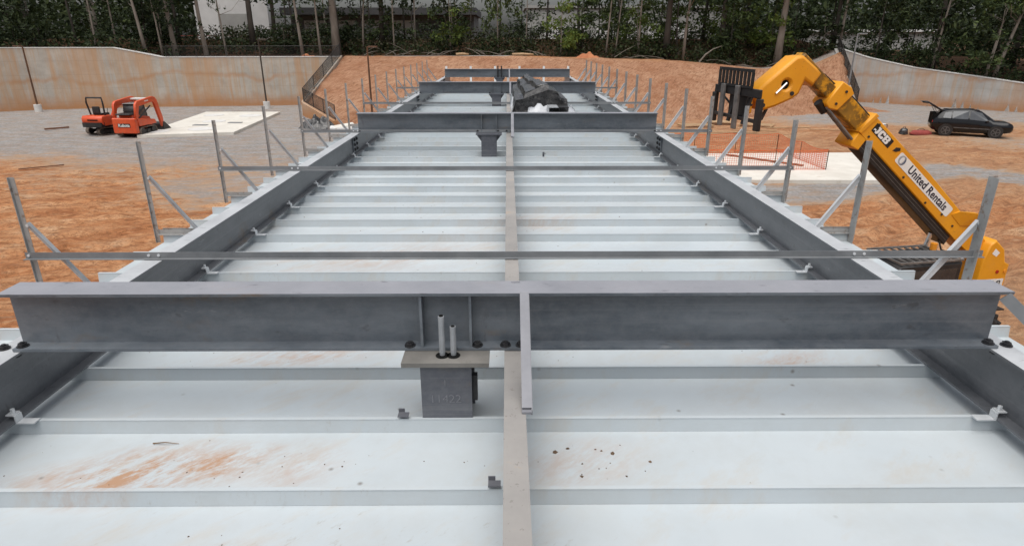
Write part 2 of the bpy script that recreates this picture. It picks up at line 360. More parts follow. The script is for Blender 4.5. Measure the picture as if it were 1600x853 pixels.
# ------------------------------------------------------------------ terrain
LW = [(-75, 42), (-47, 57), (-43, 59.8), (-34.4, 62), (-19.6, 64), (-16.2, 65)]
LT = [(-75, 3.0), (-50, 4.2), (-46.5, 4.84), (-44.6, 5.32), (-36.3, 5.3), (-32.3, 4.45), (-16.2, 4.42)]
RW = [(34.2, 68.5), (41, 62.5), (46, 56.6), (62, 40), (75, 27)]
RT = [(34.2, 5.15), (36.5, 4.25), (39.5, 3.45), (43, 2.85), (46, 2.3), (62, 1.5), (75, 1.2)]
def itp(tab, x): return float(np.interp(x, [a for a, _ in tab], [b for _, b in tab]))
TOE = [(-17, 54.6), (-12.9, 49), (0, 50.5), (16, 52.5), (31.5, 58), (34.2, 68.4)]
TOPZ = [(-17, 4.45), (0, 4.5), (16, 4.1), (26, 3.3), (31, 3.7), (34.2, 5.0)]
WINGZ = [(-17, .95), (-12.9, .05), (28, 0), (31.5, .5), (34.2, 5.)]
def wing_x(y):   # left wing wall line P1-P2
    return -17 + (y - 54.6) / (65 - 54.6) * .8
def sm(a, b, x):
    t = min(1, max(0, (x - a) / (b - a))); return t*t*(3 - 2*t)
def height(x, y):
    hi = 6.0 if x < 34 else 6.0 - .05*min(40, x - 34)
    if x < -17 or (x < -16.2 and x < wing_x(y)):
        yw = itp(LW, x)
        if y < yw + .5: return 0.
        z = itp(LT, x) - .2; return z + (hi - z) * sm(yw + 4, yw + 14, y)
    rwx = 31.5 + (y - 58) / 10.5 * 2.7
    if x > 34.2 or (x > 31.5 and x > rwx):
        yw = itp(RW, x)
        if y < yw + .62: return 0.
        z = itp(RT, x) - .2; return z + (hi - 1 - z) * sm(yw + 2, yw + 25, y)
    yt = itp(TOE, min(max(x, -17), 31.5)); z0 = itp(WINGZ, min(x, 31.5)); zt = itp(TOPZ, x)
    if y < yt: return 0.
    if y < 65.5: return z0 + (zt - z0) * ((y - yt) / (65.5 - yt)) ** .9
    return zt + (hi - zt) * sm(69, 79, y)
def ss(a, b, x): t = np.clip((x - a) / (b - a), 0, 1); return t*t*(3 - 2*t)
def nz(x, y, s, d=0.): return noise.noise(Vector((x*s + d, y*s - d, d)))
def zones(x, y):
    wob = 3.2 * nz(x, y, .13, 3.) + 1.4 * nz(x, y, .45, 8.)
    flat = height(x, y) < .02
    # gravel
    g = 0.
    bl = 33.5 if x < -24 else 33.5 - (x + 24) * .30
    if x < 2: g = ss(bl - 7., bl + 8., y + wob)
    # pebble swath round the pad on the other side
    path = [(8, 25.5, 2.0), (14, 26.8, 1.8), (19, 29.6, 1.6), (22.5, 31.5, 1.6), (25, 27, 1.6), (24, 22.5, 2.2), (22, 19, 1.8)]
    d = 9.
    for (ax, ay, aw), (bx, by, bw) in zip(path, path[1:]):
        L2 = (bx-ax)**2 + (by-ay)**2; tt = min(1, max(0, ((x-ax)*(bx-ax) + (y-ay)*(by-ay)) / L2))
        d = min(d, math.hypot(x - ax - tt*(bx-ax), y - ay - tt*(by-ay)) / (aw + tt*(bw-aw)))
    g = max(g, .9 * (1 - ss(.5, 1.25, d + .12*wob)))
    if x > 18: g = max(g, .9 * ss(45, 51, y + wob) * ss(18, 26, x))
    if x > 24: g = max(g, .5 * ss(35, 39, y + wob) * (1 - ss(41, 46, y + wob)) * ss(26, 32, x))
    if x < -4: g = max(g, .62 * (1 - ss(.35, 1.2, math.hypot((x + 12.)/5.5, (y - 28.5)/5.) + .12*wob)))
    # erosion blanket on the bank
    n = 0.
    if -17.2 < x < 34.3 and y > itp(TOE, min(max(x, -17), 31.5)) - .6: n = 1 - ss(65.2, 66.4, y + .25*wob)
    if n > 0: g = 0
    # leaf litter under the wood
    l = 0.
    if y > 60 and not flat:
        yb = 68.2 if -16.2 < x < 34 else (itp(LW, x) + (4.2 if x > -32 else .5) if x < 0 else itp(RW, x) + .4)
        l = ss(yb - .6, yb + .9, y + .3*wob)
    return float(g), float(n), float(l)
RUTS = [[(-26, 20), (-16, 23.5), (-9, 27), (-6, 33)], [(-24, 15), (-14, 18.5), (-7, 22), (-4.6, 27)], [(-30, 26), (-18, 30), (-12, 36), (-9, 44)],
        [(9, 14), (14, 19), (21, 23), (30, 26)], [(10, 18), (17, 23.5), (26, 33), (36, 38)], [(12, 40), (22, 41), (33, 38.5), (46, 36)], [(6, 21), (15, 22), (27, 21), (40, 24)]]
def rut(x, y):
    z = 0.
    for path in RUTS:
        for (ax, ay), (bx, by) in zip(path, path[1:]):
            L2 = (bx-ax)**2 + (by-ay)**2; q = ((x-ax)*(bx-ax) + (y-ay)*(by-ay)) / L2
            if -.02 <= q <= 1.02:
                d = abs((x-ax)*(by-ay) - (y-ay)*(bx-ax)) / L2**.5 + .25*nz(x, y, .4, 1.)
                for c in (0., 1.7):
                    e = abs(d - c)
                    if e < .9: z += -.11*math.exp(-(e/.22)**2) + .055*math.exp(-((e-.42)/.18)**2)
    return z
def build_ground():
    xs = np.concatenate([[-600, -350, -220, -150, -110, -88], np.arange(-72, -26, .45), np.arange(-26, 26, .24), np.arange(26, 72.01, .45), [88, 110, 150, 220, 350, 600]])
    ys = np.concatenate([[-600, -300, -150, -80, -45, -25], np.arange(-14, 2, 1.), np.arange(2, 8, .45), np.arange(8, 36, .24), np.arange(36, 90, .45), [92, 96, 102, 112, 130, 160, 220, 350, 600]])
    V = []; cols = []; F = []
    for y in ys:
        for x in xs:
            z = height(x, y); g, n, l = zones(x, y); br = float(ss(4, 13, x)*min(1, max(0, .55 + .6*nz(x, y, .11, 7.))))
            rough = (.085*nz(x, y*1.4, .5, 2.) + .05*nz(x, y*1.7, 1.3, 4.)) * (1 - .75*g) if abs(x) < 80 and abs(y) < 90 else 0
            if g < .5 and n == 0 and l == 0 and abs(x) < 50 and 5 < y < 48: rough += rut(x, y) + .07*max(0, nz(x, y, 2.1, 6.))
            if n > 0: rough += .10*nz(x*1.0, y, .35, 9.)
            V.append((x, y, z + rough - .03)); cols += [g, n, l, br]
    nx = len(xs)
    for j in range(len(ys)-1):
        for i in range(nx-1): F.append((j*nx+i, j*nx+i+1, (j+1)*nx+i+1, (j+1)*nx+i))
    me = bpy.data.meshes.new('ground'); me.from_pydata(V, [], F); me.update()
    a = me.color_attributes.new('zones', 'FLOAT_COLOR', 'POINT'); a.data.foreach_set('color', cols)
    for p in me.polygons: p.use_smooth = True
    m, t, b = mat('clay_yard'); p = pos(t)
    at = N(t, 'ShaderNodeVertexColor', layer_name='zones'); sp = N(t, 'ShaderNodeSeparateColor'); t.links.new(at.outputs[0], sp.inputs[0])
    rot = (0, 0, R(-14))
    n1 = noise_(t, p, .35, 6, .65, (1, 2.3, 1), rot); n2 = noise_(t, p, 1.6, 7, .7, (1, 2.6, 1), rot); n3 = noise_(t, p, 7, 7, .75, (1, 1.6, 1), rot)
    clay = ramp(t, n1, [(.3, (.26, .095, .042)), (.44, (.44, .19, .082)), (.56, (.52, .265, .13)), (.7, (.6, .39, .235))])
    clay = mixc(t, ramp(t, n2, [(.36, .8), (.5, 0.)]), clay, (.21, .085, .038))
    clay = mixc(t, ramp(t, n2, [(.53, 0.), (.68, .65)]), clay, (.55, .35, .2))
    clay = mixc(t, ramp(t, n3, [(.38, .75), (.48, 0.)]), clay, (.2, .09, .045))
    def cracks(scale, stretch, rot_, wid):
        v = math_(t, 'ABSOLUTE', math_(t, 'SUBTRACT', noise_(t, p, scale, 6, .7, stretch, rot_), .5))
        return math_(t, 'MULTIPLY', ramp(t, v, [(0., 1.), (wid, 0.)]), ramp(t, noise_(t, p, scale*.9, 5, .7, None, (0, 0, 1.)), [(.47, 0.), (.58, 1.)]))
    ck = cracks(1.5, (1, 2.0, 1), (0, 0, R(-30)), .022); ck2 = cracks(4.5, (1, 1.7, 1), (0, 0, R(-20)), .04)
    clay = mixc(t, math_(t, 'MULTIPLY', ck2, .6), clay, (.17, .07, .03)); clay = mixc(t, math_(t, 'MULTIPLY', ck, .8), clay, (.12, .048, .02))
    clay = mixc(t, math_(t, 'MULTIPLY', at.outputs[1], .6), clay, mixc(t, n2, (.22, .125, .07), (.46, .32, .21)))
    gr = ramp(t, noise_(t, p, .5, 6, .7, (1, 2.6, 1), (0, 0, R(6))), [(.3, (.19, .183, .18)), (.5, (.295, .288, .285)), (.72, (.40, .392, .388))])
    st = N(t, 'ShaderNodeTexVoronoi'); st.inputs['Scale'].default_value = 9; t.links.new(p, st.inputs['Vector'])
    gr = mixc(t, .4, gr, ramp(t, st.outputs['Color'], [(.1, (.17, .155, .14)), (.5, (.31, .295, .28)), (.9, (.44, .42, .4))]))
    gr = mixc(t, ramp(t, noise_(t, p, .8, 6, .7, (1, 3, 1)), [(.45, 0.), (.66, .7)]), gr, (.33, .21, .125))
    brk = math_(t, 'ADD', sp.outputs[0], math_(t, 'MULTIPLY', math_(t, 'SUBTRACT', noise_(t, p, .7, 8, .78, (1, 3., 1), rot), .5), 2.2))
    clay = mixc(t, ramp(t, brk, [(.12, 0.), (.42, .75)]), clay, mixc(t, n2, (.30, .19, .115), (.50, .37, .26)))
    c = mixc(t, ramp(t, brk, [(.4, 0.), (.78, 1.)]), clay, gr)
    # blanket: straw mat with slanting stitched folds
    nt1 = noise_(t, p, .6, 8, .75); folds = noise_(t, p, 2.6, 7, .78, (2.6, .4, 1), (0, 0, R(30)))
    net = ramp(t, noise_(t, p, .25, 4, .6), [(.3, (.32, .155, .088)), (.7, (.43, .25, .155))])
    net = mixc(t, ramp(t, folds, [(.38, .85), (.48, 0.)]), net, (.17, .075, .038))
    net = mixc(t, ramp(t, folds, [(.53, 0.), (.66, .45)]), net, (.56, .38, .25))
    net = mixc(t, ramp(t, nt1, [(.36, .75), (.5, 0.)]), net, (.25, .11, .055))
    cb_ = cracks(1.6, (2.4, .7, 1), (0, 0, R(28)), .03); net = mixc(t, math_(t, 'MULTIPLY', cb_, .75), net, (.13, .055, .028))
    c = mixc(t, sp.outputs[1], c, net)
    lit = ramp(t, n2, [(.3, (.045, .026, .015)), (.7, (.11, .06, .032))])
    c = mixc(t, sp.outputs[2], c, lit)
    t.links.new(c, b.inputs['Base Color']); b.inputs['Roughness'].default_value = .95; b.inputs['Specular IOR Level'].default_value = .15
    h = math_(t, 'ADD', math_(t, 'MULTIPLY', n2, .7), math_(t, 'MULTIPLY', n3, .25)); h = math_(t, 'ADD', h, math_(t, 'MULTIPLY', math_(t, 'MULTIPLY', folds, sp.outputs[1]), .35))
    bump(t, b, h, 1., .2)
    o = link('ground', me, m); tag(o, kind='structure'); return o
build_ground()

# ------------------------------------------------------------------ retaining walls
def wall_mesh(line, tops, base, thick, side=1):
    """a wall following line [(x,y)], with tops [(z)] per point; UV u along, v up"""
    me = bpy.data.meshes.new('wall'); bm = bmesh.new(); uvl = bm.loops.layers.uv.new('UVMap')
    n = len(line); P = [Vector((x, y, 0)) for x, y in line]; nor = []
    for i in range(n):
        d = (P[min(i+1, n-1)] - P[max(i-1, 0)]).normalized(); nor.append(Vector((d.y, -d.x, 0)) * side)
    L = [0]
    for i in range(1, n): L.append(L[-1] + (P[i]-P[i-1]).length)
    fr = [[bm.verts.new((*(P[i]).xy, z)) for z in (base[i], tops[i])] for i in range(n)]
    bk = [[bm.verts.new((*(P[i] - nor[i]*thick).xy, z)) for z in (base[i], tops[i])] for i in range(n)]
    uvof = {}
    for i in range(n):
        for k, z in enumerate((base[i], tops[i])): uvof[fr[i][k]] = (L[i], z); uvof[bk[i][k]] = (L[i], z)
    def q(*vs):
        f = bm.faces.new(vs)
        for lp in f.loops: lp[uvl].uv = uvof[lp.vert]
    for i in range(n-1):
        q(fr[i][0], fr[i+1][0], fr[i+1][1], fr[i][1]); q(bk[i+1][0], bk[i][0], bk[i][1], bk[i+1][1])
        q(fr[i][1], fr[i+1][1], bk[i+1][1], bk[i][1])
    q(bk[0][0], fr[0][0], fr[0][1], bk[0][1]); q(fr[-1][0], bk[-1][0], bk[-1][1], fr[-1][1])
    bmesh.ops.recalc_face_normals(bm, faces=bm.faces); bm.to_mesh(me); bm.free(); return me
def densify(tabs, xs): return [(x, itp(tabs, x)) for x in xs]
def coping(line, tops, thick, side, m, parent, h=.1):
    fr = wall_mesh([(x, y) for x, y in line], [z + h for z in tops], [z + .003 for z in tops], thick, side)
    return link('coping', fr, m, parent)
lx = [-75, -60, -50, -47, -46.5, -44.6, -43, -40, -37.4, -36.3, -35.3, -34.4, -33.3, -32.3, -28, -24, -20, -17.6, -16.3]
line = densify(LW, lx); tp = [itp(LT, x) for x in lx]
lw = thing('retaining_wall', 'tall rust-stained concrete retaining wall with a raised sloping top, behind the orange machines', 'retaining wall')
link('wall_face', wall_mesh(line, tp, [-.4]*len(lx), .7, 1), M['wall_a'], lw)
coping([(x, y - .04) for x, y in line], tp, .75, 1, M['footing'], lw, .07)
wl = [(-16.2, 65.2), (-16.6, 60), (-17.0, 54.6), (-16.6, 53.9), (-12.9, 48.7)]
wt = [4.55, 2.85, 1.18, 1.08, .32]
ww = thing('wing_wall', 'short pale concrete wing wall stepping down the bank and turning toward the black heap', 'retaining wall')
link('wall_face', wall_mesh(wl, wt, [-.4]*5, .34, -1), M['wall_a'], ww)
rx = [34.2, 35.3, 36.5, 38, 39.5, 41, 43, 46, 54, 62, 75]
rwt = thing('retaining_wall', 'grey concrete retaining wall whose top sweeps down behind the black car', 'retaining wall')
rline = densify(RW, rx); rtp = [itp(RT, x) for x in rx]
link('wall_face', wall_mesh(rline, rtp, [-.4]*len(rx), .8, 1), M['wall_b'], rwt)
coping([(x - .03, y - .03) for x, y in rline], rtp, .85, 1, M['footing'], rwt, .07)
wr = [(34.1, 68.4), (32.8, 63.2), (31.5, 58.0)]
wrt = [5.15, 2.95, .75]
wg = thing('wing_wall', 'grey concrete wing wall running down the bank under the black fence behind the yellow boom', 'retaining wall')
link('wall_face', wall_mesh(wr, wrt, [-.4]*3, .34, -1), M['wall_b'], wg)

# chain-link fences
def fence(label, pts, zs, h=1.1, step=2.4, mesh=True, cell=.06):
    t = thing('chain_link_fence', label, 'fence')
    P = [Vector((x, y, z)) for (x, y), z in zip(pts, zs)]; m = MB(); rails = MB()
    for a, b in zip(P, P[1:]):
        L = (b - a).length; k = max(1, round(L/step)); up = Vector((0, 0, h))
        for i in range(k+1):
            if i == 0 and a is not P[0]: continue
            p = a.lerp(b, i/k); MB().tube([p - Vector((0,0,.1)), p + up*1.02], .035, 6).build('post', M['fence_black'], t)
        rails.tube([a + up, b + up], .025, 6); rails.tube([a + Vector((0,0,.08)), b + Vector((0,0,.08))], .018, 6)
        if mesh:
            d = (b - a); n = int(L/cell); kk = h/cell
            for i in range(-int(kk), n):
                for s in (0, 1):
                    i0 = max(i, 0); i1 = min(i + kk, n)
                    if i1 <= i0: continue
                    z0 = (i0 - i)*cell; z1 = (i1 - i)*cell
                    if s: z0, z1 = h - z0, h - z1
                    m.tube([a + d*(i0/n) + Vector((0,0,z0)), a + d*(i1/n) + Vector((0,0,z1))], .0042, 3, False)
    rails.build('rail', M['fence_black'], t)
    if mesh: m.build('wire_mesh', M['fence_black'], t)
    return t
fence('black chain-link fence stepping down the wing wall beside the straw-matted bank', [(-16.35, 65.2), (-16.75, 60), (-17.1, 54.5), (-13.05, 48.75)], [4.55, 2.85, 1.15, .35])
fence('low black chain-link fence on top of the stained retaining wall', [(x, itp(LW, x) + .2) for x in (-32, -24, -19.6, -16.4)], [4.5, 4.5, 4.5, 4.5], h=.95, step=3.0, cell=.12)
fence('black chain-link fence climbing the bank behind the yellow boom', [(31.45, 58), (32.75, 63.2), (34.05, 68.4)], [.75, 2.95, 5.15], h=1.15, step=2.2)

# ------------------------------------------------------------------ concrete pads
def slab(name, label, pts, z, h=.12):
    m = MB(); n = len(pts)
    m.add([(x, y, z - h) for x, y in pts] + [(x, y, z) for x, y in pts], [tuple(range(n, 2*n))] + [(i, (i+1) % n, n + (i+1) % n, n + i) for i in range(n)])
    o = m.build(name, M['pad']); tag(o, label, 'concrete slab'); return o
sl = thing('tank_slab', 'bright new concrete slab with round covers beside the orange machines', 'concrete slab')
o = slab('slab', None, [(-24.5, 42.2), (-18.7, 43.6), (-19.8, 56.2), (-26.2, 56.2)], .16, .3); o.parent = sl
for k in ('label', 'category'):
    if k in o.keys(): del o[k]
for x, y, r in [(-21.6, 45.2, .9), (-22.6, 49.5, .85), (-21.2, 53.2, .9), (-24.0, 44.0, .7), (-24.4, 53.6, .8)]:
    MB().tube([(x, y, .161), (x, y, .185)], r, 24).build('tank_cover', M['footing'], sl)
for x, y in [(-22.6, 47.2), (-20.6, 48.6)]:
    MB().box(x-.5, x+.5, y-.22, y+.22, .161, .2).build('drain_grate', M['strap'], sl)
slab('concrete_pad', 'pale concrete pad beside the orange mesh fence under the yellow boom', [(8.6, 28.2), (18.0, 28.0), (20.6, 35.4), (9.0, 35.0)], .14, .3)

# ------------------------------------------------------------------ the canopy frame: one thing
can = thing('steel_canopy', 'grey steel canopy frame over white ribbed roof decking, still without its edge cladding', 'canopy')
Z_SB = 5.052; Z_BOT = 4.804; Z_CB = 5.295; Z_RIB = 4.80; Z_PAN = 4.743
PITCH = .411; Y0 = 1.69
# decking: pan, upstand and hooked lip in one sheet
def deck_panel():
    m = MB(); x = 2.61
    m.box(-x, x, .0045, PITCH - .0025, Z_PAN - .004, Z_PAN); m.add([(-x,.006,Z_RIB-.004),(x,.006,Z_RIB-.004),(x,-.002,Z_PAN-.003),(-x,-.002,Z_PAN-.003),(-x,.010,Z_RIB-.004),(x,.010,Z_RIB-.004),(x,.0022,Z_PAN-.003),(-x,.0022,Z_PAN-.003)],[(3,2,1,0),(4,5,6,7),(0,1,5,4),(2,3,7,6),(1,2,6,5),(3,0,4,7)])
    m.box(-x, x, .005, .022, Z_RIB - .004, Z_RIB); m.box(-x, x, .018, .022, Z_RIB - .014, Z_RIB - .0045)
    return m
first = deck_panel().build('deck_panel', M['deck'], can)
rows = list(range(-8, 51))
for i, r in enumerate(rows):
    o = first if i == 0 else first.copy()
    if i: COL.objects.link(o)
    o.location = (random.uniform(-.006, .006), Y0 + r*PITCH, 0)
Y_END = Y0 + 51*PITCH
def hexbolt(parent, p, axis=(0,0,1), r=.017, h=.014):
    a = Vector(axis); m = MB(); p = Vector(p)
    m.tube([p, p + a*.004], r*1.3, 12); m.tube([p + a*.004, p + a*h], r, 6); m.tube([p + a*h, p + a*(h + .005)], r*.5, 8)
    return m.build('bolt', M['bolt'], parent)
BEAMS = [2.26 + 6.02*i for i in range(4)]
# side beams
for s in (-1, 1):
    sb = MB().ibeam_y(s*1.955, -1.6, Y_END - .3, Z_BOT, Z_SB, .102, .0095, .007).build('side_beam', M['steel_side'], can)
    for by in BEAMS[1:]:
        pl = MB().box(s*1.955 - .009 - (s > 0)*.008, s*1.955 + .009 + (s < 0)*.008, by - .31, by - .06, Z_BOT + .03, Z_SB - .03).build('splice_plate', M['steel'], sb)
        for dy in (-.25, -.13):
            for z in (4.87, 4.93, 4.99): hexbolt(sb, (s*(1.955 - .0175), by + dy, z), (-s, 0, 0), .019)
# center beam
cb = MB().ibeam_y(.022, -1.6, Y_END - .3, Z_BOT, Z_SB - .002, .072, .0095, .007).build('center_beam', M['center'], can)
# cross beams
def cross_beam(yc, i):
    m = MB(); x = 1.93; fw = .130
    m.box(-x, x, yc-fw/2, yc+fw/2, Z_CB-.0115, Z_CB); m.box(-x, x, yc-fw/2, yc+fw/2, Z_SB+.002, Z_SB+.0135)
    m.box(-x, x, yc-.004, yc+.004, Z_SB+.0135, Z_CB-.0115)
    b = m.build('cross_beam', M['steel'], can)
    for sx in (-.335, -.145):
        for sy in (-1, 1):
            MB().box(sx-.005, sx+.005, min(yc+sy*.005, yc+sy*.06), max(yc+sy*.005, yc+sy*.06), Z_SB+.014, Z_CB-.012).build('stiffener', M['steel'], b)
    for bx in (-.385, -.12, -.01, .052): hexbolt(b, (bx, yc-.045, Z_SB+.0135))
    for sx in (-1, 1):
        hexbolt(b, (sx*1.905, yc-.04, Z_SB+.0135)); 
        hexbolt(b, (sx*1.985, yc-.035, Z_SB+.001)); hexbolt(b, (sx*1.93, yc-.05, Z_SB-.0085), (0,0,-1))
    # flat kicker strut from the top flange down to the center beam
    st = MB(); a = Vector((.062, yc-.062, Z_CB+.002)); c = Vector((.062, yc-.49, Z_SB+.012))
    st.bar(a, c, .034, .005); st.bar(a + Vector((.0165, 0, -.017)), c + Vector((.0165, 0, -.017)), .004, .03)
    st.box(.045, .079, yc-.505, yc-.47, Z_SB-.0015, Z_SB+.006)
    st.build('kicker_strut', M['strap2'], b)
    st = MB(); a = Vector((.03, yc+.045, Z_CB+.003)); c = Vector((.03, yc+.49, Z_SB+.012))
    st.bar(a, c, .034, .005); st.build('kicker_strut', M['strap2'], b)
    return b
for i, by in enumerate(BEAMS): cross_beam(by, i)
# columns with cap plates
for i, by in enumerate(BEAMS):
    cx = -.238; c = MB(); yf, yb = by - .145, by + .06
    c.box(cx-.098, cx+.098, yf, yf+.011, -.1, Z_SB-.019); c.box(cx-.098, cx+.098, yb-.011, yb, -.1, Z_SB-.019)
    c.box(cx-.004, cx+.004, yf+.011, yb-.011, -.1, Z_SB-.019)
    col = c.build('column', M['steel2'], can)
    MB().box(cx-.166, cx+.166, yf-.02, yb+.03, Z_SB-.018, Z_SB).build('cap_plate', M['plate'] if i == 0 else M['steel2'], col)
    if i == 0:
        for dx, hh in ((-.015, .165), (.028, .12)):
            r = MB(); y = by - .1
            r.tube([(cx+dx, y, Z_SB+.001), (cx+dx, y, Z_SB+hh)], .0105, 10)
            k = 0
            while Z_SB + .012 + k*.006 < Z_SB + hh: r.tube([(cx+dx, y, Z_SB+.012+k*.006), (cx+dx, y, Z_SB+.0145+k*.006)], .0118, 10); k += 1
            r.build('anchor_rod', M['galv'], col)
            MB().tube([(cx+dx, y, Z_SB+hh), (cx+dx, y, Z_SB+hh+.004)], .0085, 10).build('rod_end', M['hole'], col)
            MB().tube([(cx+dx, y-.004, Z_SB+.0012), (cx+dx, y-.004, Z_SB+.003)], .026, 14).build('bolt_hole', M['hole'], col)
        for body, z, sx in (('1', 4.955, 0), ('11422', 4.885, -.0)):
            tm = text_mesh(body, .05 if len(body) > 1 else .04, .0012, -.0004); tm.transform(frame((cx-.005+sx, yf-.001, z), (1,0,0), (0,0,1)))
            link('stamped_mark', tm, M['stamp'], col)
        MB().box(cx+.1, cx+.118, yf+.03, yf+.06, 4.86, 4.97).build('bracket', M['bolt'], col)
    else:
        for sx in (-1, 1):
            m = MB(); y = by - .1
            a, b_, c_ = (cx+sx*.099, Z_SB-.02), (cx+sx*.162, Z_SB-.02), (cx+sx*.099, Z_SB-.105)
            m.add([(a[0], y, a[1]), (b_[0], y, b_[1]), (c_[0], y, c_[1]), (a[0], y+.012, a[1]), (b_[0], y+.012, b_[1]), (c_[0], y+.012, c_[1])],
                  [(0,1,2), (5,4,3), (0,3,4,1), (1,4,5,2), (2,5,3,0)]); m.build('gusset', M['steel2'], col)
    if i == 3:
        for dx in (-.05, .06): MB().tube([(cx+dx, by-.12, Z_SB), (cx+dx, by-.12, Z_SB+.34)], .02, 8).build('anchor_rod', M['bolt'], col)
# hold-down clips along the bottom flanges
def clip():
    m = MB(); m.box(0, .07, 0, .035, Z_RIB+.001, Z_RIB+.006); m.box(0, .005, 0, .035, Z_RIB+.007, Z_RIB+.035); m.box(-.03, 0, 0, .035, Z_RIB+.035, Z_RIB+.04)
    m.tube([(-.012, .018, Z_RIB+.04), (-.012, .018, Z_RIB+.058)], .008, 6); return m
cm = None
for s in (-1, 1):
    for k in range(0, 24):
        y = Y0 + (1 + 2*k)*PITCH - .02
        if any(abs(y - b) < .09 for b in BEAMS): y -= .18
        o = clip().build('hold_down_clip', M['galv_light'], can) if cm is None else cm.copy()
        if cm is None: cm = o
        else: COL.objects.link(o)
        o.location = (s*1.905, y, 0); o.rotation_euler = (0, 0, 0 if s < 0 else math.pi)
        if s > 0: o.location = (1.905, y + .03, 0)
        o.scale = (random.uniform(.85, 1.15), 1, 1)
for p in [(-.055, 1.72), (-.42, 2.13), (-.055, 3.35), (.46, 8.05)]:
    m = MB(); x, y = p; m.box(x-.012, x+.012, y, y+.006, Z_PAN+.002, Z_RIB+.03); m.box(x-.012, x+.03, y-.03, y, Z_RIB+.012, Z_RIB+.017)
    m.build('clip_bracket', M['steel2'], can)
# tie strips right across, from post to post
POST_Y = [3.334 + 1.233*k for k in range(-1, 15)]
def angle_strip(y, x0, x1, z):
    m = MB(); m.box(x0, x1, y-.003, y, z+.0035, z+.036); m.box(x0, x1, y-.026, y, z, z+.003); return m
for k in (0, 2, 4, 7, 10):
    st = angle_strip(3.334 + 1.233*k - .035, -2.665, 2.65, Z_SB + .003).build('tie_strip', M['strap'], can)
    for x in (-1.985, -1.93, 1.93, 1.985, -2.645, 2.62):
        MB().tube([(x, 3.334+1.233*k-.038, Z_SB+.022), (x, 3.334+1.233*k-.043, Z_SB+.022)], .008, 8).build('screw_head', M['galv_light'], st)
# fascia posts
def fascia_post(s, y, has_strip):
    m = MB(); x = 2.60 if s > 0 else -2.622
    if s > 0:
        m.box(x-.0, x+.045, y-.003, y, 4.742, 5.502); m.box(x-.003, x-.0005, y-.075, y, 4.742, 5.502)
    else:
        m.box(x-.04, x-.014, y-.003, y, 4.742, 5.502); m.box(x-.043, x-.0405, y-.016, y, 4.742, 5.502)
    p = m.build('fascia_post', M['galv_dull'], can)
    b = MB(); a = Vector((x, y-.012, 5.25)); c = Vector((s*2.335, y-.012, 4.845))
    w = .046 if s > 0 else .032
    b.bar(a, c, .003, w, (0, 0, 1)); d = (c-a).normalized(); up = Vector((0,1,0)).cross(d)
    if up.z < 0: up = -up
    b.bar(a + up*w/2 + Vector((0,-.012,0)), c + up*w/2 + Vector((0,-.012,0)), .024, .003, up)
    b.build('brace', M['galv_light'] if s > 0 else M['galv'], p)  # light on the right braces' top faces is put into their colour
    MB().tube([a + Vector((0,-.004,-.01)), a + Vector((0,-.01,-.01))], .009, 8).build('screw_head', M['galv_light'], p)
    x0, x1 = sorted((s*2.40, s*2.64)); o = angle_strip(y+.006, x0, x1, Z_RIB + .006).build('outrigger', M['galv_dull'], p)
    if not has_strip:
        x0, x1 = sorted((s*2.05, s*2.63)); angle_strip(y+.05, x0, x1, Z_RIB + .006).build('outrigger', M['galv_dull'], p)
    return p
for s in (-1, 1):
    for k in range(-1, 16): fascia_post(s, 3.334 + 1.233*k, k in (0, 2, 4, 7, 10))
for k in range(6):
    x = -2.1 + .84*k; m = MB(); m.box(x-.035, x+.035, Y_END+.05, Y_END+.06, 4.765, 5.28)
    m.box(x-.035, x-.03, Y_END+.061, Y_END+.1, 4.765, 5.28); m.build('end_post', M['white_paint'], can)
# edge strap at the corner of the near cross beam
for s in (1,):
    m = MB(); m.bar((s*1.9, 2.2, Z_CB-.02), (s*2.32, 1.9, 4.83), .004, .045); m.build('corner_strut', M['strap'], can)
# rolled bundle lying on the deck
def lumpy(path, rads, n, seed, amp, squash=.8):
    V = []; F = []
    for i, (p, r) in enumerate(zip(path, rads)):
        for k in range(n):
            a = 2*math.pi*k/n; q = r*(1 + amp*noise.noise(Vector((math.cos(a)*2.2 + seed, math.sin(a)*2.2, p[1]*.8))) + amp*.5*noise.noise(Vector((math.cos(a)*6, math.sin(a)*6 + seed, p[1]*1.6))))
            z = p[2] + math.sin(a)*q*squash
            V.append((p[0] + math.cos(a)*q, p[1], max(z, p[2] - r*squash*.86)))
    for i in range(len(path)-1):
        for k in range(n): F.append((i*n+k, i*n+(k+1) % n, (i+1)*n+(k+1) % n, (i+1)*n+k))
    F.append(tuple(range(n-1, -1, -1))); F.append(tuple((len(path)-1)*n + k for k in range(n)))
    m = MB(); m.v = V; m.f = F; return m
bd = thing('wrapped_bundle', 'long bundle wrapped in torn black plastic lying on the white decking', 'bundle', (.58, 10.9, Z_RIB + .002))
SEC = [(-.41, 0), (-.43, .3), (-.40, .42), (-.27, .44), (-.25, .53), (-.10, .55), (-.08, .62), (.08, .63), (.10, .56), (.24, .55), (.26, .46), (.38, .43), (.42, .3), (.41, 0)]
V = []; F = []; nl = 40; sec = []
for (a0, b0), (a1, b1) in zip(SEC, SEC[1:]): sec += [(a0 + (a1-a0)*q/3, b0 + (b1-b0)*q/3) for q in range(3)]
sec.append(SEC[-1]); ns = len(sec)
for i in range(nl):
    y = i/(nl-1)*2.9; tp = 1 - .42*(y/2.9)
    for j, (a, b_) in enumerate(sec):
        w1 = noise.noise(Vector((a*3, b_*3, y*.7))); w2 = noise.noise(Vector((a*12, b_*12, y*1.7)))
        V.append((a*1.12*tp*(1 + .1*w1) + .02*w2 - .07*y, y + .05*w2, max(0, 1.06*b_*(1 + .10*w1) + .022*w2*(b_ > .01) - .02*max(0, 1 - y/.3))))
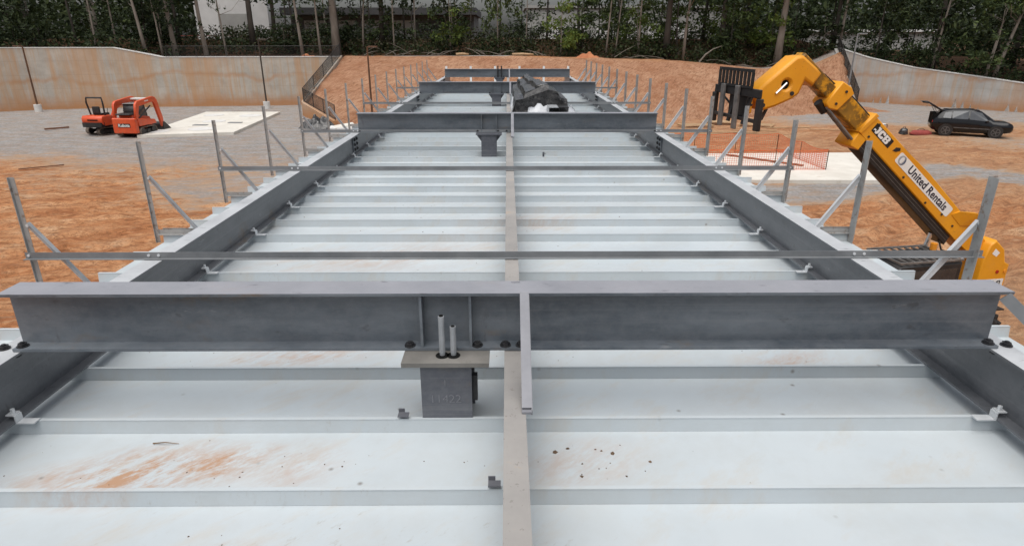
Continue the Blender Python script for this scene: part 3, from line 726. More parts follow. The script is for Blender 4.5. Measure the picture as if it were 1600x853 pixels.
for i in range(nl-1):
    for j in range(ns-1): F.append((i*ns+j, (i+1)*ns+j, (i+1)*ns+j+1, i*ns+j+1))
F.append(tuple(range(ns))); F.append(tuple((nl-1)*ns+j for j in range(ns-1, -1, -1)))
mm = MB(); mm.v = V; mm.f = F; mm.build('black_wrap', M['black_plastic'], bd)
for k in range(4):
    z = .1 + .17*(k // 2); x = .17 + .17*(k % 2); m = MB()
    for (a, b_, c_, d) in ((x-.08, x+.08, z-.07, z-.062), (x-.08, x+.08, z+.062, z+.07), (x-.08, x-.072, z-.061, z+.061)): m.box(a, b_, -.45, .35, c_, d)
    m.build('metal_channel', M['black_metal'] if k % 2 else M['galv'], bd)
for k, (x, w, h, y) in enumerate([(-.02, .27, .54, -.10), (.46, .18, .3, -.16), (-.48, .07, .4, .45)]):
    V = []; F = []; n = 9
    for i in range(n):
        for j in range(n):
            u, v = i/(n-1) - .5, j/(n-1); fx = x + u*2*w*(1 - .35*v)
            V.append((fx, y - .12*(1-v) + .35*v*v + .07*noise.noise(Vector((u*5+k*9, v*5, k))), .01 + v*h*(1 - .9*u*u) + .05*noise.noise(Vector((u*6, v*6+k*7, 2)))))
    for i in range(n-1):
        for j in range(n-1): F.append((i*n+j, (i+1)*n+j, (i+1)*n+j+1, i*n+j+1))
    m = MB(); m.v = V; m.f = F; o = m.build('white_film', M['clear_film'], bd, True)
    md = o.modifiers.new('solid', 'SOLIDIFY'); md.thickness = .006


# ------------------------------------------------------------------ telehandler beside the canopy
H_DIR = Vector((-.9854, -.1701, 0))
th = thing('telehandler', 'yellow telehandler with raised boom reaching over the canopy edge', 'telehandler', (9.98, 12.357, 0), math.atan2(H_DIR.y, H_DIR.x))
# boom frame: u along the boom, v across it (in the machine's x-z plane)
BO = Vector((1.094, 0, 2.996)); BU = Vector((.776, 0, .631)); BV = Vector((-.631, 0, .776))
def bpt(u, v, y=0): p = BO + BU*u + BV*v; return (p.x, y, p.z)
def bprof(uv, width, m, name, parent, bev=.012, y=0., holes=()):
    ol = [[(bpt(u, v)[0], bpt(u, v)[2]) for u, v in o] for o in (uv, *holes)]
    return link(name, profile(ol, width, bev, y), m, parent)
boom = bprof([(2.914, 0), (1.9, .005), (1.2, .035), (.35, .01), (0, 0), (-1.3, -.02), (-1.42, -.2), (-1.3, -.4), (-.4, -.44), (3.04, -.388)], .44, M['yellow'], 'boom', th)
bprof([(2.9, -.392), (-.3, -.437), (-.34, -.63), (2.88, -.585)], .34, M['black_metal'], 'lower_boom_channel', boom)
for v in (-.46, -.52): bprof([(2.9, v), (-.3, v-.03), (-.3, v-.036), (2.9, v-.006)], .352, M['grey_metal'], 'hose_line', boom, 0)
bprof([(3.02, .03), (2.94, .03), (2.98, -.40), (3.06, -.40)], .5, M['yellow'], 'boom_collar', boom, .01)
bprof([(3.02, -.41), (2.8, -.40), (2.78, -.62), (2.98, -.66)], .46, M['yellow'], 'cylinder_bracket', boom, .01)
s2 = bprof([(3.8, -.06), (2.5, -.06), (2.5, -.385), (3.8, -.395)], .34, M['greasy'], 'boom_section', th, .02)
bprof([(3.75, -.035), (2.6, -.035), (2.6, -.055), (3.75, -.055)], .05, M['black_metal'], 'hose_line', s2, 0, .12)
bprof([(3.75, .02), (3.96, -.02), (3.94, -.46), (3.83, -.5), (3.66, -.42), (3.62, -.02)], .43, M['yellow'], 'section_collar', s2, .02)
m = MB()
for dy in (.17, .09): m.tube([bpt(3.0, -.55, dy), bpt(3.85, -.5, dy)], .026, 8)
m.build('extension_rod', M['grey_metal'], s2)
MB().tube([bpt(3.75, -.53, .05), bpt(3.98, -.5, .05)], .075, 12).build('rod_eye', M['black_metal'], s2)
s3 = bprof([(4.85, -.13), (3.5, -.13), (3.5, -.37), (4.85, -.39)], .28, M['greasy'], 'boom_section', th, .025)
bprof([(4.0, -.105), (4.3, -.125), (4.3, -.132), (4.0, -.125)], .05, M['black_metal'], 'hose_line', s3, 0, .1)
goose = [(5.139, 5.90), (5.001, 5.915), (4.72, 5.72), (4.60, 5.62), (4.74, 5.40), (4.905, 5.500), (4.985, 5.275), (5.098, 5.190), (5.401, 5.065), (5.62, 5.005), (5.72, 5.02), (5.76, 5.39)]
gs = link('boom_head', profile([goose, circle(5.26, 5.435, .078)], .40, .05), M['yellow'], th)
link('head_bore', profile([circle(5.26, 5.435, .085)], .30), M['hole'], gs)
MB().tube([(5.245, .17, 5.46), (5.45, .215, 5.29)], .022, 8).build('tilt_rod', M['chrome'], gs)
for a, b_ in ((5.14, 5.29), (5.66, 5.1)):
    MB().tube([(a, .2, b_), (a, .225, b_)], .035, 12).build('pin', M['bolt'], gs)
MB().bar((5.52, .1, 5.03), (5.60, .1, 4.84), .05, .04).build('lock_lever', M['black_metal'], gs)
# carriage: backrest, frame and fork shanks
cg = thing('tmp', None, None); bpy.data.objects.remove(cg)
m = MB(); x = 6.06; w = .76
m.box(x-.03, x+.03, -w, w, 5.26, 5.40)
m.box(x-.03, x+.03, -w, w, 4.86, 4.92)
for sy in (-1, 1): m.box(x-.035, x+.035, sy*w - .07, sy*w + .07, 4.74, 5.259)
m.box(x-.1, x-.032, -.30, .30, 4.90, 5.34)
car_ = m.build('fork_carriage', M['black_metal'], th, bev=.01)
m = MB()
m.box(x+.02, x+.05, -.62, .54, 5.66, 5.71); m.box(x+.02, x+.05, -.62, .54, 5.402, 5.44)
for k in range(10):
    y = -.60 + k*.124; m.box(x+.022, x+.048, y-.032, y+.032, 5.441, 5.659)
m.build('load_backrest', M['black_metal'], car_)
for y in (-.38, .12):
    m = MB(); m.box(x+.035, x+.085, y-.06, y+.06, 4.70, 5.43); m.build('fork', M['grey_metal'], car_, bev=.008)
for y in (-.2, .3):
    MB().bar((x-.12, y, 5.3), (x+.02, y+.03, 4.8), .05, .05).build('tilt_link', M['black_metal'], car_)
MB().tube([(x-.04, -.55, 5.22), (x-.06, -.2, 5.05), (x-.05, .1, 5.2), (x-.2, .2, 5.1)], .02, 6).build('hydraulic_hose', M['rubber'], car_)
MB().box(x-.26, x-.101, -.12, .12, 4.95, 5.32).build('quick_hitch', M['yellow'], car_, bev=.02)
# writing on the boom's near side
def on_boom(me, name, m_, u, v, dy, parent):
    me.transform(frame(bpt(u, v, .22 + dy), -BU, BV)); return link(name, me, m_, parent)
def flat(ol, depth):
    me = profile([ol], depth); me.transform(SIDE.inverted()); return me
jc = on_boom(flat(rrect(.535, .165, .012), .004), 'maker_sticker', M['sticker_black'], 2.582, -.142, .003, boom)
GL = {'J': [[(.3, 1), (.72, 1), (.72, .22), (.56, 0), (.14, 0), (0, .16), (0, .42), (.27, .42), (.27, .27), (.42, .27), (.42, .74), (.3, .74)]],
      'C': [[(.16, 1), (.68, 1), (.8, .86), (.8, .62), (.5, .62), (.5, .74), (.32, .74), (.32, .26), (.5, .26), (.5, .38), (.8, .38), (.8, .14), (.68, 0), (.16, 0), (0, .18), (0, .82)]],
      'B': [[(0, 0), (.66, 0), (.8, .14), (.8, .40), (.71, .5), (.8, .6), (.8, .86), (.66, 1), (0, 1)], [(.3, .2), (.5, .2), (.5, .4), (.3, .4)], [(.3, .6), (.5, .6), (.5, .8), (.3, .8)]]}
x = -.235
for ch, w in (('J', .72), ('C', .8), ('B', .8)):
    k = .137; me = profile([[(x + (a + .08*b_)*k*1.25, b_*k - k/2) for a, b_ in ol] for ol in GL[ch]], .004); me.transform(SIDE.inverted())
    on_boom(me, 'lettering', M['sticker_white'], 2.590, -.142, .0075, jc); x += (w + .075)*k*1.25
us = on_boom(flat(rrect(1.84, .205, .04), .004), 'rental_sticker', M['sticker_white'], 1.095, -.178, .003, boom)
on_boom(text_mesh('United Rentals', .212, .0015, .0045, 1.03), 'lettering', M['sticker_dark'], .985, -.178, .0065, us)
on_boom(flat(circle(0, 0, .088, 28), .002), 'emblem', M['sticker_grey'], 1.885, -.178, .0062, us)
cres = [(.088*math.cos(R(a)), .088*math.sin(R(a))) for a in range(-80, 81, 10)] + [(.02 + .035*math.cos(R(a)), .076*math.sin(R(a))) for a in range(80, -81, -10)]
on_boom(flat(cres, .003), 'emblem', M['sticker_blue'], 1.885, -.178, .0075, us)
on_boom(flat([(.04*math.cos(R(a))-.004, .062*math.sin(R(a))) for a in range(0, 360, 20)], .003), 'emblem', M['sticker_white'], 1.885, -.178, .0085, us)
bprof([(2.18, -.10), (2.1, -.05), (2.06, -.09), (2.12, -.16), (2.2, -.19)], .454, M['black_metal'], 'hose_guide', boom, .004)
for u, v in [(2.8, -.06), (2.8, -.2), (2.8, -.33), (.3, -.3), (-.1, -.3), (-.45, -.12), (1.6, -.36), (.8, -.38)]:
    MB().tube([bpt(u, v, .219), bpt(u, v, .236)], .022, 8).build('bolt', M['bolt'], boom)
for dv, yy in ((.03, .06), (.05, -.02), (.03, -.1)):
    MB().tube([bpt(2.7, dv, yy), bpt(1.6, dv + .03, yy), bpt(.4, dv + .02, yy), bpt(-.6, dv + .02, yy), bpt(-1.2, dv - .1, yy)], .018, 6).build('hydraulic_hose', M['rubber'], boom)
for u, v in [(3.78, -.1), (3.78, -.36)]:
    MB().tube([bpt(u, v, .214), bpt(u, v, .232)], .024, 8).build('bolt', M['bolt'], s2)
# folded bracket at the boom's foot
m = MB(); m.add([bpt(.12,-.17,.23), bpt(-.25,-.19,.23), bpt(-.55,.10,.30), bpt(-.27,.17,.34), bpt(.04,-.03,.26),
                 bpt(.12,-.17,.222), bpt(-.25,-.19,.222), bpt(-.55,.10,.222), bpt(-.27,.17,.222), bpt(.04,-.03,.222)],
                [(0,1,2,3,4), (9,8,7,6,5), (0,5,6,1), (1,6,7,2), (2,7,8,3), (3,8,9,4), (4,9,5,0)])
m.build('side_bracket', M['yellow'], boom)
# lift and compensation cylinders
cyl = MB().tube([bpt(.0, -.62, .05), (1.55, .05, 2.22)], .045, 10).build('lift_rod', M['chrome'], th)
MB().tube([(1.53, .05, 2.23), (2.05, .05, 1.2)], .085, 12).build('lift_cylinder', M['black_metal'], th)
MB().tube([(.75, .28, 2.15), (.95, .3, 1.85)], .03, 8).build('compensation_rod', M['chrome'], th)
MB().tube([(.93, .3, 1.88), (1.3, .32, 1.25)], .06, 10).build('compensation_cylinder', M['black_metal'], th)
MB().tube([(1.35,.12,2.42), (1.3,.2,2.2), (1.0,.25,2.1), (.85,.2,2.3), (.7,.15,2.4)], .018, 6).build('hydraulic_hose', M['rubber'], th)
# chassis, tower, tail
tw = link('rear_tower', profile([[(-.22, .75), (.40, .75), (.46, 1.5), (.44, 2.0), (.36, 2.3), (.24, 2.40), (0, 2.2), (-.1, 1.92), (-.22, 1.86)]], .8, .03), M['yellow'], th)
for y in (.36, ): 
    MB().tube([(-.15, .395, 1.72), (-.15, .415, 1.72)], .04, 12).build('tail_lamp', M['tail_orange'], tw)
    MB().tube([(.04, .40, 1.72), (.04, .415, 1.72)], .035, 12).build('tail_lamp', M['red_lens'], tw)
link('warning_sticker', profile([[(.1, 2.13), (.22, 2.22), (.28, 2.12), (.16, 2.05)]], .806), M['sticker_white'], tw)
md_ = text_mesh('507-42', .13, .002, .003); md_.transform(frame((.07, .407, 1.47), (-1, 0, 0), (0, 0, 1))); link('model_number', md_, M['sticker_black'], tw)
link('number_plate', profile([[(-.17, 1.38), (.3, 1.38), (.3, 1.56), (-.17, 1.56)]], .804), M['sticker_white'], tw)
link('chassis', profile([[(-.28, .5), (4.0, .55), (4.1, .8), (3.9, 1.0), (.9, 1.1), (-.28, .74)]], .9, .03), M['black_metal'], th)
link('engine_pod', profile([[(.9, .6), (2.9, .6), (2.9, 1.25), (2.6, 1.4), (.9, 1.45)]], .55, .04, -.78), M['yellow'], th)
cab = link('cab', profile([[(1.75, .7), (3.1, .7), (3.35, 1.2), (3.2, 1.95), (3.05, 2.28), (1.75, 2.3)]], .9, .03, .72), M['black_metal'], th)
link('side_window', profile([[(1.85, 1.35), (3.2, 1.35), (3.1, 1.95), (3.0, 2.18), (1.85, 2.2)]], .912, 0, .72), M['glass'], cab)
m = MB()
for k in range(9): m.bar((1.78 + k*.155, .3, 2.33), (1.78 + k*.155, 1.15, 2.33), .03, .03)
for y in (.29, .72, 1.16): m.bar((1.75, y, 2.35), (3.08, y, 2.35), .035, .03)
m.build('roof_guard', M['grey_metal'], cab)
MB().tube([(1.9, .6, 2.37), (1.9, .6, 2.5)], .06, 10).build('beacon', M['tail_orange'], cab)
for sx in (1.0, 3.6):
    for sy in (-1, 1):
        y = sy*.95; m = MB(); n = 28
        pr = [(-.2, .40), (-.2, .54), (-.15, .60), (.15, .60), (.2, .54), (.2, .40)]
        vs = [(sx + r*math.cos(2*math.pi*k/n), y + a, .6 + r*math.sin(2*math.pi*k/n)) for k in range(n) for a, r in pr]; q = len(pr)
        fs = [(k*q+i, k*q+(i+1) % q, ((k+1) % n)*q+(i+1) % q, ((k+1) % n)*q+i) for k in range(n) for i in range(q)]
        m.add(vs, fs)
        for k in range(18):
            a = 2*math.pi*k/18; a2 = a + .14
            for ss_ in (-1, 1): m.bar((sx + .61*math.cos(a), y, .6 + .61*math.sin(a)), (sx + .61*math.cos(a2), y + ss_*.19, .6 + .61*math.sin(a2)), .06, .05, (math.cos(a), 0, math.sin(a)))
        wh = m.build('wheel', M['rubber'], th)
        MB().tube([(sx, y-.12, .6), (sx, y+.12, .6)], .398, 20).build('rim', M['yellow'], wh)
        MB().box(sx-.5, sx+.5, y-.2, y+.2, 1.225, 1.25).build('mudguard', M['black_metal'], th)

# ------------------------------------------------------------------ black car with raised tailgate
cr = thing('parked_car', 'black estate car parked by the curved grey wall with its tailgate raised', 'car', (31.2, 43.0, 0), math.atan2(-.42, .9))
# hull sections along x (rear -2.3 .. front 2.35): sill, belt height, roof height, half width, roof half width
ST = [(-2.28, .55, .86, .88, .80, .7), (-2.2, .38, .98, 1.02, .88, .76), (-1.75, .28, 1.06, 1.58, .91, .66), (-1.2, .25, 1.05, 1.66, .92, .66), (-.3, .24, 1.03, 1.70, .92, .68),
      (.35, .24, 1.01, 1.65, .92, .67), (.95, .25, .98, 1.22, .91, .70), (1.25, .26, .98, 1.0, .91, .78), (1.9, .3, .97, .99, .89, .75), (2.2, .36, .88, .90, .84, .66), (2.32, .45, .74, .76, .72, .55)]
V = []; F = []
for x, z0, zb, zr, w, wr_ in ST:
    V += [(x, -w*.93, z0), (x, -w, (z0+zb)*.5), (x, -w*.97, zb), (x, -wr_, zr), (x, 0, zr + .03), (x, wr_, zr), (x, w*.97, zb), (x, w, (z0+zb)*.5), (x, w*.93, z0)]
for i in range(len(ST)-1):
    for k in range(9): F.append((i*9+k, i*9+(k+1) % 9, (i+1)*9+(k+1) % 9, (i+1)*9+k))
F += [tuple(range(8, -1, -1)), tuple((len(ST)-1)*9+k for k in range(9))]
m = MB(); m.v = V; m.f = F; body = m.build('body', M['car_black'], cr, True)
body.data.polygons.foreach_set('use_smooth', [True]*len(body.data.polygons))
def hull(x, t, s):
    """point on the glasshouse side: t 0 belt .. 1 roof edge"""
    a = [[q[j] for q in ST] for j in range(6)]
    zb, zr, w, wr2 = (float(np.interp(x, a[0], a[j])) for j in (2, 3, 4, 5))
    return Vector((x, s*((w*.97) + (wr2 - w*.97)*t), zb + (zr-zb)*t))
for s in (-1, 1):
    for xs_ in ([(-1.7, .2), (-1.62, .78), (-1.25, .84), (-1.25, .14)], [(-1.17, .14), (-1.17, .86), (-.28, .9), (-.28, .12)], [(-.2, .12), (-.2, .9), (.42, .9), (.88, .22), (.86, .12)]):
        p = [hull(x, t, s) for x, t in xs_]; nrm = Vector((0, s, .45)).normalized(); n = len(p)
        mm = MB().add([q + nrm*.012 for q in p] + [q - nrm*.02 for q in p], [tuple(range(n)) if s < 0 else tuple(range(n-1, -1, -1))] + [(i, (i+1) % n, n+(i+1) % n, n+i) for i in range(n)])
        mm.build('side_window', M['car_glass'], cr)
p = [(.42, -.58, 1.575), (.42, .58, 1.575), (1.22, .72, 1.03), (1.22, -.72, 1.03)]
MB().add(p + [(x-.02, y, z-.03) for x, y, z in p], [(0,3,2,1), (4,5,6,7), (0,1,5,4), (1,2,6,5), (2,3,7,6), (3,0,4,7)]).build('windscreen', M['car_glass'], cr, loc=(.02, 0, .05))
for x in (-1.42, 1.38):
    for s in (-1, 1):
        w = MB(); n = 24; y = s*.80
        w.tube([(x, y - .11, .35), (x, y + .12*s + (0 if s > 0 else 0), .35)], .0, 3) if False else None
        w.tube([(x, y-.115, .35), (x, y-.1, .35), (x, y+.1, .35), (x, y+.125*1, .35)], [.30, .35, .35, .31], n)
        wo = w.build('wheel', M['rubber'], cr, False)
        r_ = MB(); yy = y + s*.128
        r_.tube([(x, yy, .35), (x, yy + s*.006, .35)], .06, 10)
        for k in range(5):
            a = 2*math.pi*k/5; r_.bar((x + .05*math.cos(a), yy, .35 + .05*math.sin(a)), (x + .235*math.cos(a), yy, .35 + .235*math.sin(a)), .05, .014, (0, 1, 0))
        ring = 24; vs = [(x + r*math.cos(2*math.pi*k/ring), yy + d, .35 + r*math.sin(2*math.pi*k/ring)) for k in range(ring) for r, d in ((.225, -.006), (.26, -.006), (.26, .008*1), (.225, .008))]
        r_.add(vs, [(k*4+i, k*4+(i+1) % 4, ((k+1) % ring)*4+(i+1) % 4, ((k+1) % ring)*4+i) for k in range(ring) for i in range(4)])
        r_.build('rim', M['alloy'], wo)
        a_ = MB(); a_.tube([(x, s*.885, .36), (x, s*.924, .36)], .42, 24); a_.build('wheel_arch', M['black_metal'], cr)
for s in (-1, 1):
    MB().box(2.14, 2.27, s*.62-.16, s*.62+.16, .66, .76).build('headlight', M['glass'], cr)
    MB().box(-2.27, -2.19, s*.70-.12, s*.70+.12, .84, .96).build('tail_light', M['red_lens'], cr)
    MB().box(.72, .86, s*.98-.09, s*.98+.09, .98, 1.1).build('wing_mirror', M['car_black'], cr, bev=.02)
    MB().bar((-1.55, s*.62, 1.63), (.2, s*.62, 1.69), .03, .03).build('roof_rail', M['black_metal'], cr)
    MB().bar((-1.0, s*.93, .56), (1.0, s*.93, .54), .02, .05).build('door_trim', M['alloy'], cr)
MB().box(-2.3, -1.78, -.68, .68, .72, 1.42).build('boot_opening', M['hole'], cr)
tg = link('tailgate', profile([[(-1.72, 1.60), (-1.80, 1.54), (-2.35, 1.83), (-2.62, 2.02), (-3.0, 2.06), (-3.02, 2.12), (-2.6, 2.12), (-2.3, 1.95)]], 1.3, .02), M['car_black'], cr)
link('rear_window', profile([[(-1.86, 1.60), (-2.3, 1.85), (-2.33, 1.91), (-1.86, 1.66)]], 1.1, 0), M['car_glass'], tg)
for s in (-1, 1): MB().tube([(-1.9, s*.62, 1.15), (-2.3, s*.6, 1.83)], .018, 6).build('gas_strut', M['grey_metal'], cr)

# gear on the ground behind the car
def bag(name, label, loc, sx, sy, sz, m_, cat, seed):
    t = thing(name, label, cat, loc); n = 14; V = []; F = []
    for i in range(8):
        a = math.pi*i/14
        for k in range(n):
            b_ = 2*math.pi*k/n; q = 1 + .18*noise.noise(Vector((math.cos(b_)*1.7+seed, math.sin(b_)*1.7, i*.5)))
            r = math.cos(a)**.5 if i < 7 else .12
            V.append((sx*r*q*math.cos(b_), sy*r*q*math.sin(b_), sz*math.sin(a)*q))
    for i in range(7):
        for k in range(n): F.append((i*n+k, i*n+(k+1) % n, (i+1)*n+(k+1) % n, (i+1)*n+k))
    F.append(tuple(7*n+k for k in range(n)))
    mm = MB(); mm.v = V; mm.f = F; mm.build('bag_body', m_, t, True); MB().tube([(-sx*.4, 0, sz*.9), (-sx*.2, 0, sz*1.25), (sx*.2, 0, sz*1.25), (sx*.4, 0, sz*.9)], .02, 6).build('handle', M['black_plastic'], t)
    return t
M['red_cloth'] = pmat('red_cloth', (.2, .03, .025), (.32, .06, .05), 4, .8)
bag('tool_bag', 'low red bag on the clay behind the open tailgate', (28.3, 43.4, 0), .75, .35, .28, M['red_cloth'], 'bag', 1)
bag('tool_bag', 'small dark bag beside the red one behind the car', (27.3, 43.7, 0), .3, .25, .36, M['black_plastic'], 'bag', 2)
g_ = thing('generator', 'small dark framed generator with a white top on the clay behind the car', 'generator', (26.1, 44.6, 0), .3)
m = MB()
for sx in (-.4, .4):
    m.tube([(sx, -.25, 0), (sx, -.25, .5), (sx, .25, .5), (sx, .25, 0)], .025, 6)
for sy in (-.25, .25): m.tube([(-.4, sy, .5), (.4, sy, .5)], .025, 6); m.tube([(-.4, sy, .05), (.4, sy, .05)], .025, 6)
m.build('tube_frame', M['black_metal'], g_); MB().box(-.3, .2, -.2, .2, .06, .38).build('engine', M['black_metal'], g_, bev=.03); MB().box(.0, .38, -.19, .19, .39, .56).build('fuel_tank', M['white_paint'], g_, bev=.04)

# ------------------------------------------------------------------ orange machines
def track(parent, x0, x1, yc, w, h, m_):
    r = h/2; ol = [(x1 - r + r*math.cos(R(a)), r + r*math.sin(R(a))) for a in range(-90, 91, 15)] + [(x0 + r + r*math.cos(R(a)), r + r*math.sin(R(a))) for a in range(90, 271, 15)]
    inn = [(x1 - r + (r-.05)*math.cos(R(a)), r + (r-.05)*math.sin(R(a))) for a in range(-90, 91, 15)] + [(x0 + r + (r-.05)*math.cos(R(a)), r + (r-.05)*math.sin(R(a))) for a in range(90, 271, 15)]
    t = link('track', profile([ol, inn], w, 0, yc), m_, parent)
    for x in (x0 + r, (x0+x1)/2, x1 - r):
        q = r - .06 if x != (x0+x1)/2 else r*.55
        MB().tube([(x, yc - w*.42, r if q > r*.6 else q + .055), (x, yc + w*.42, r if q > r*.6 else q + .055)], q, 16).build('track_wheel', M['black_metal'], t)
    MB().box(x0 + r, x1 - r, yc - w*.3, yc + w*.3, r*.6, r*1.4).build('track_frame', M['black_metal'], t)
    return t
ld = thing('track_loader', 'orange compact track loader with its bucket down at the corner of the bright slab', 'track loader', (-25.1, 43.6, 0), R(86))
for s in (-1, 1): track(ld, -1.1, .75, s*.66, .40, .62, M['muddy_rubber'])
b_ = link('body', profile([[(-1.1, .42), (.85, .42), (.95, .75), (.75, 1.15), (-.2, 1.3), (-.5, 1.42), (-1.1, 1.42)]], .92, .03), M['orange_paint'], ld)
dr = MB().box(-1.42, -1.102, -.8, .8, .26, 1.24).build('rear_door', M['orange_paint'], ld, bev=.05)
MB().box(-1.436, -1.425, -.42, .42, .66, .90).build('name_band', M['sticker_black'], dr)
tm = text_mesh('Kubota', .26, .003, .006); tm.transform(frame((-1.441, 0, .78), (0, -1, 0), (0, 0, 1))); link('lettering', tm, M['sticker_white'], dr)
MB().box(-1.38, -.55, -.5, .5, 1.426, 1.52).build('rear_grille', M['black_metal'], ld, bev=.03)
for s in (-1, 1): MB().box(-1.3, -1.12, s*.5-.12, s*.5+.12, 1.17, 1.245).build('work_lamp', M['chrome'], ld)
cb_ = link('cab', profile([[(-.55, 1.13), (.55, 1.0), (.62, 1.3), (.42, 2.02), (-.5, 2.05), (-.62, 1.6)]], .86, .03), M['black_metal'], ld)
link('side_window', profile([[(-.45, 1.28), (.45, 1.2), (.32, 1.9), (-.42, 1.92)]], .875, 0), M['car_glass'], cb_)
MB().box(-.58, .48, -.44, .44, 2.055, 2.11).build('roof', M['grey_metal'], cb_, bev=.02)
arm = [(-1.25, 1.15), (-1.05, 1.15), (-.72, 1.95), (.9, 2.12), (1.02, 1.95), (1.32, .9), (1.5, .3), (1.7, .35), (1.68, 1.0), (1.33, 2.2), (1.15, 2.4), (.9, 2.46), (-.85, 2.28), (-1.05, 2.1)]
for s in (-1, 1):
    a_ = link('lift_arm', profile([arm], .16, .02, s*.74), M['orange_paint'], ld)
    link('mudguard', profile([[(-1.1, .7), (.8, .7), (.7, .98), (-.3, 1.12), (-1.1, 1.2)]], .38, .02, s*.66), M['orange_paint'], ld)
    MB().tube([(-.7, s*.62, 1.15), (.75, s*.62, 1.85)], .05, 10).build('lift_cylinder', M['black_metal'], a_)
tm = text_mesh('Kubota', .14, .002, .003); tm.transform(frame((.15, -.825, 2.24), (1, 0, .09), (-.09, 0, 1))); link('lettering', tm, M['sticker_white'], ld)
MB().box(.7, 1.2, -.66, .66, 2.26, 2.34).build('cross_tube', M['sticker_white'], ld)
bk = [(1.5, .04), (2.5, .02), (2.52, .08), (1.75, .16), (1.62, .35), (1.66, .68), (1.56, .70), (1.48, .4)]
bu = link('bucket', profile([bk], 1.7, .01), M['black_metal'], ld)
for s in (-1, 1): link('bucket_side', profile([[(1.5, .05), (2.5, .05), (1.7, .68), (1.52, .68)]], .03, 0, s*.85), M['black_metal'], bu)

ex = thing('mini_excavator', 'orange mini excavator with an open black roll bar in front of the stained wall', 'excavator', (-27.7, 44.2, 0), R(64))
for s in (-1, 1): track(ex, -.95, .95, s*.58, .32, .50, M['muddy_rubber'])
MB().box(-.4, .4, -.42, .42, .22, .5).build('undercarriage', M['black_metal'], ex)
MB().tube([(0, 0, .5), (0, 0, .62)], .42, 20).build('slew_ring', M['black_metal'], ex)
up = Euler((0, 0, R(18))).to_matrix().to_4x4()
def X(o): o.data.transform(up); return o
hs_ = [(-.95, .62), (.7, .62), (.8, .8), (.8, .98), (.1, 1.0), (-.1, 1.28), (-.98, 1.28), (-1.1, 1.1), (-1.08, .8)]
ho = X(link('house', profile([hs_], 1.5, .05), M['orange_paint'], ex))
ol = [(-1.15 + .0, -.7), (-.9, -.76), (-.9, .76), (-1.15, .7), (-1.28, .35), (-1.28, -.35)]
n = len(ol); cw = MB().add([(x, y, .56) for x, y in ol] + [(x, y, .86) for x, y in ol], [tuple(range(n)), tuple(range(2*n-1, n-1, -1))] + [(i, n+i, n+(i+1) % n, (i+1) % n) for i in range(n)])
X(cw.build('counterweight', M['black_metal'], ex))
X(MB().box(-1.116, -1.1, -.45, .3, .98, 1.06).build('grille', M['hole'], ex))
ro = MB(); ro.tube([(-.55, -.62, 1.28), (-.55, -.64, 2.1), (-.5, -.56, 2.42), (-.5, .56, 2.42), (-.45, .66, 2.1), (-.2, .66, 1.0)], .055, 8)
X(ro.build('roll_bar', M['black_metal'], ex))
X(MB().box(-.5, -.08, -.28, .28, 1.29, 1.4).build('seat', M['rubber'], ex, bev=.03)); X(MB().box(-.55, -.42, -.27, .27, 1.41, 1.85).build('seat_back', M['rubber'], ex, bev=.03))
for y in (-.36, .36):
    X(MB().box(-.3, .1, y-.09, y+.09, 1.15, 1.42).build('control_console', M['black_metal'], ex)); X(MB().tube([(.05, y, 1.4), (.1, y, 1.7)], .02, 6).build('lever', M['black_metal'], ex))
bo = link('boom', profile([[(.75, .72), (.95, .72), (1.35, 1.5), (1.9, 1.75), (2.4, 1.45), (2.48, 1.55), (1.95, 1.95), (1.25, 1.7), (.7, .98)]], .2, .02), M['orange_paint'], ex); X(bo)
X(link('stick', profile([[(2.35, 1.62), (2.55, 1.6), (2.35, .5), (2.2, .45)]], .16, .02), M['orange_paint'], ex))
X(link('bucket', profile([[(2.2, .5), (2.42, .45), (2.3, .12), (1.95, .02), (1.8, .15), (1.95, .3)]], .5, .01), M['black_metal'], ex))
MB().box(1.02, 1.1, -.75, .75, .05, .38).build('blade', M['black_metal'], ex); 
for s in (-1, 1): MB().bar((.3, s*.3, .3), (1.03, s*.35, .22), .1, .1).build('blade_arm', M['orange_paint'], ex)

# ------------------------------------------------------------------ light poles
def light_pole(label, x, y, z0, zt, m_, arm=1, base=True, lean=0):
    t = thing('light_pole', label, 'light pole', (x, y, z0)); h = zt - z0
    p = MB(); w0, w1 = .085, .06
    p.tube([(0, 0, 0), (lean, 0, h)], [w0, w1], 8).build('pole', m_, t)
    if base: MB().tube([(0, 0, -.2), (0, 0, .62)], .3, 18).build('footing', M['footing'], t)
    hd = MB(); hd.box(lean + arm*.08, lean + arm*.75, -.17, .17, h - .05, h + .05).build('lamp_head', m_, t, bev=.02)
    MB().box(lean + arm*.12 if arm > 0 else lean + arm*.7, lean + arm*.7 if arm > 0 else lean + arm*.12, -.13, .13, h - .062, h - .052).build('lens', M['white_paint'], t)
    MB().box(min(0, arm*.1)+lean, max(0, arm*.1)+lean, -.03, .03, h-.03, h+.03).build('arm', m_, t)
    return t
light_pole('dark light pole on white footing before the raised part of the stained wall', -41.9, 57.9, 0, 5.5, M['rust_pole'], -1)
light_pole('dark light pole on white footing near the fenced end of the stained wall', -22.5, 60.6, 0, 6.05, M['lamp_pole'], 1)
light_pole('rust-brown light pole standing on the straw-matted bank', -10.6, 50.5, 0, 5.55, M['rust_pole'], 1, False)
light_pole('grey light pole on the bank behind the yellow boom', 29.9, 57.0, 0.2, 6.5, M['strap'], 1, False)

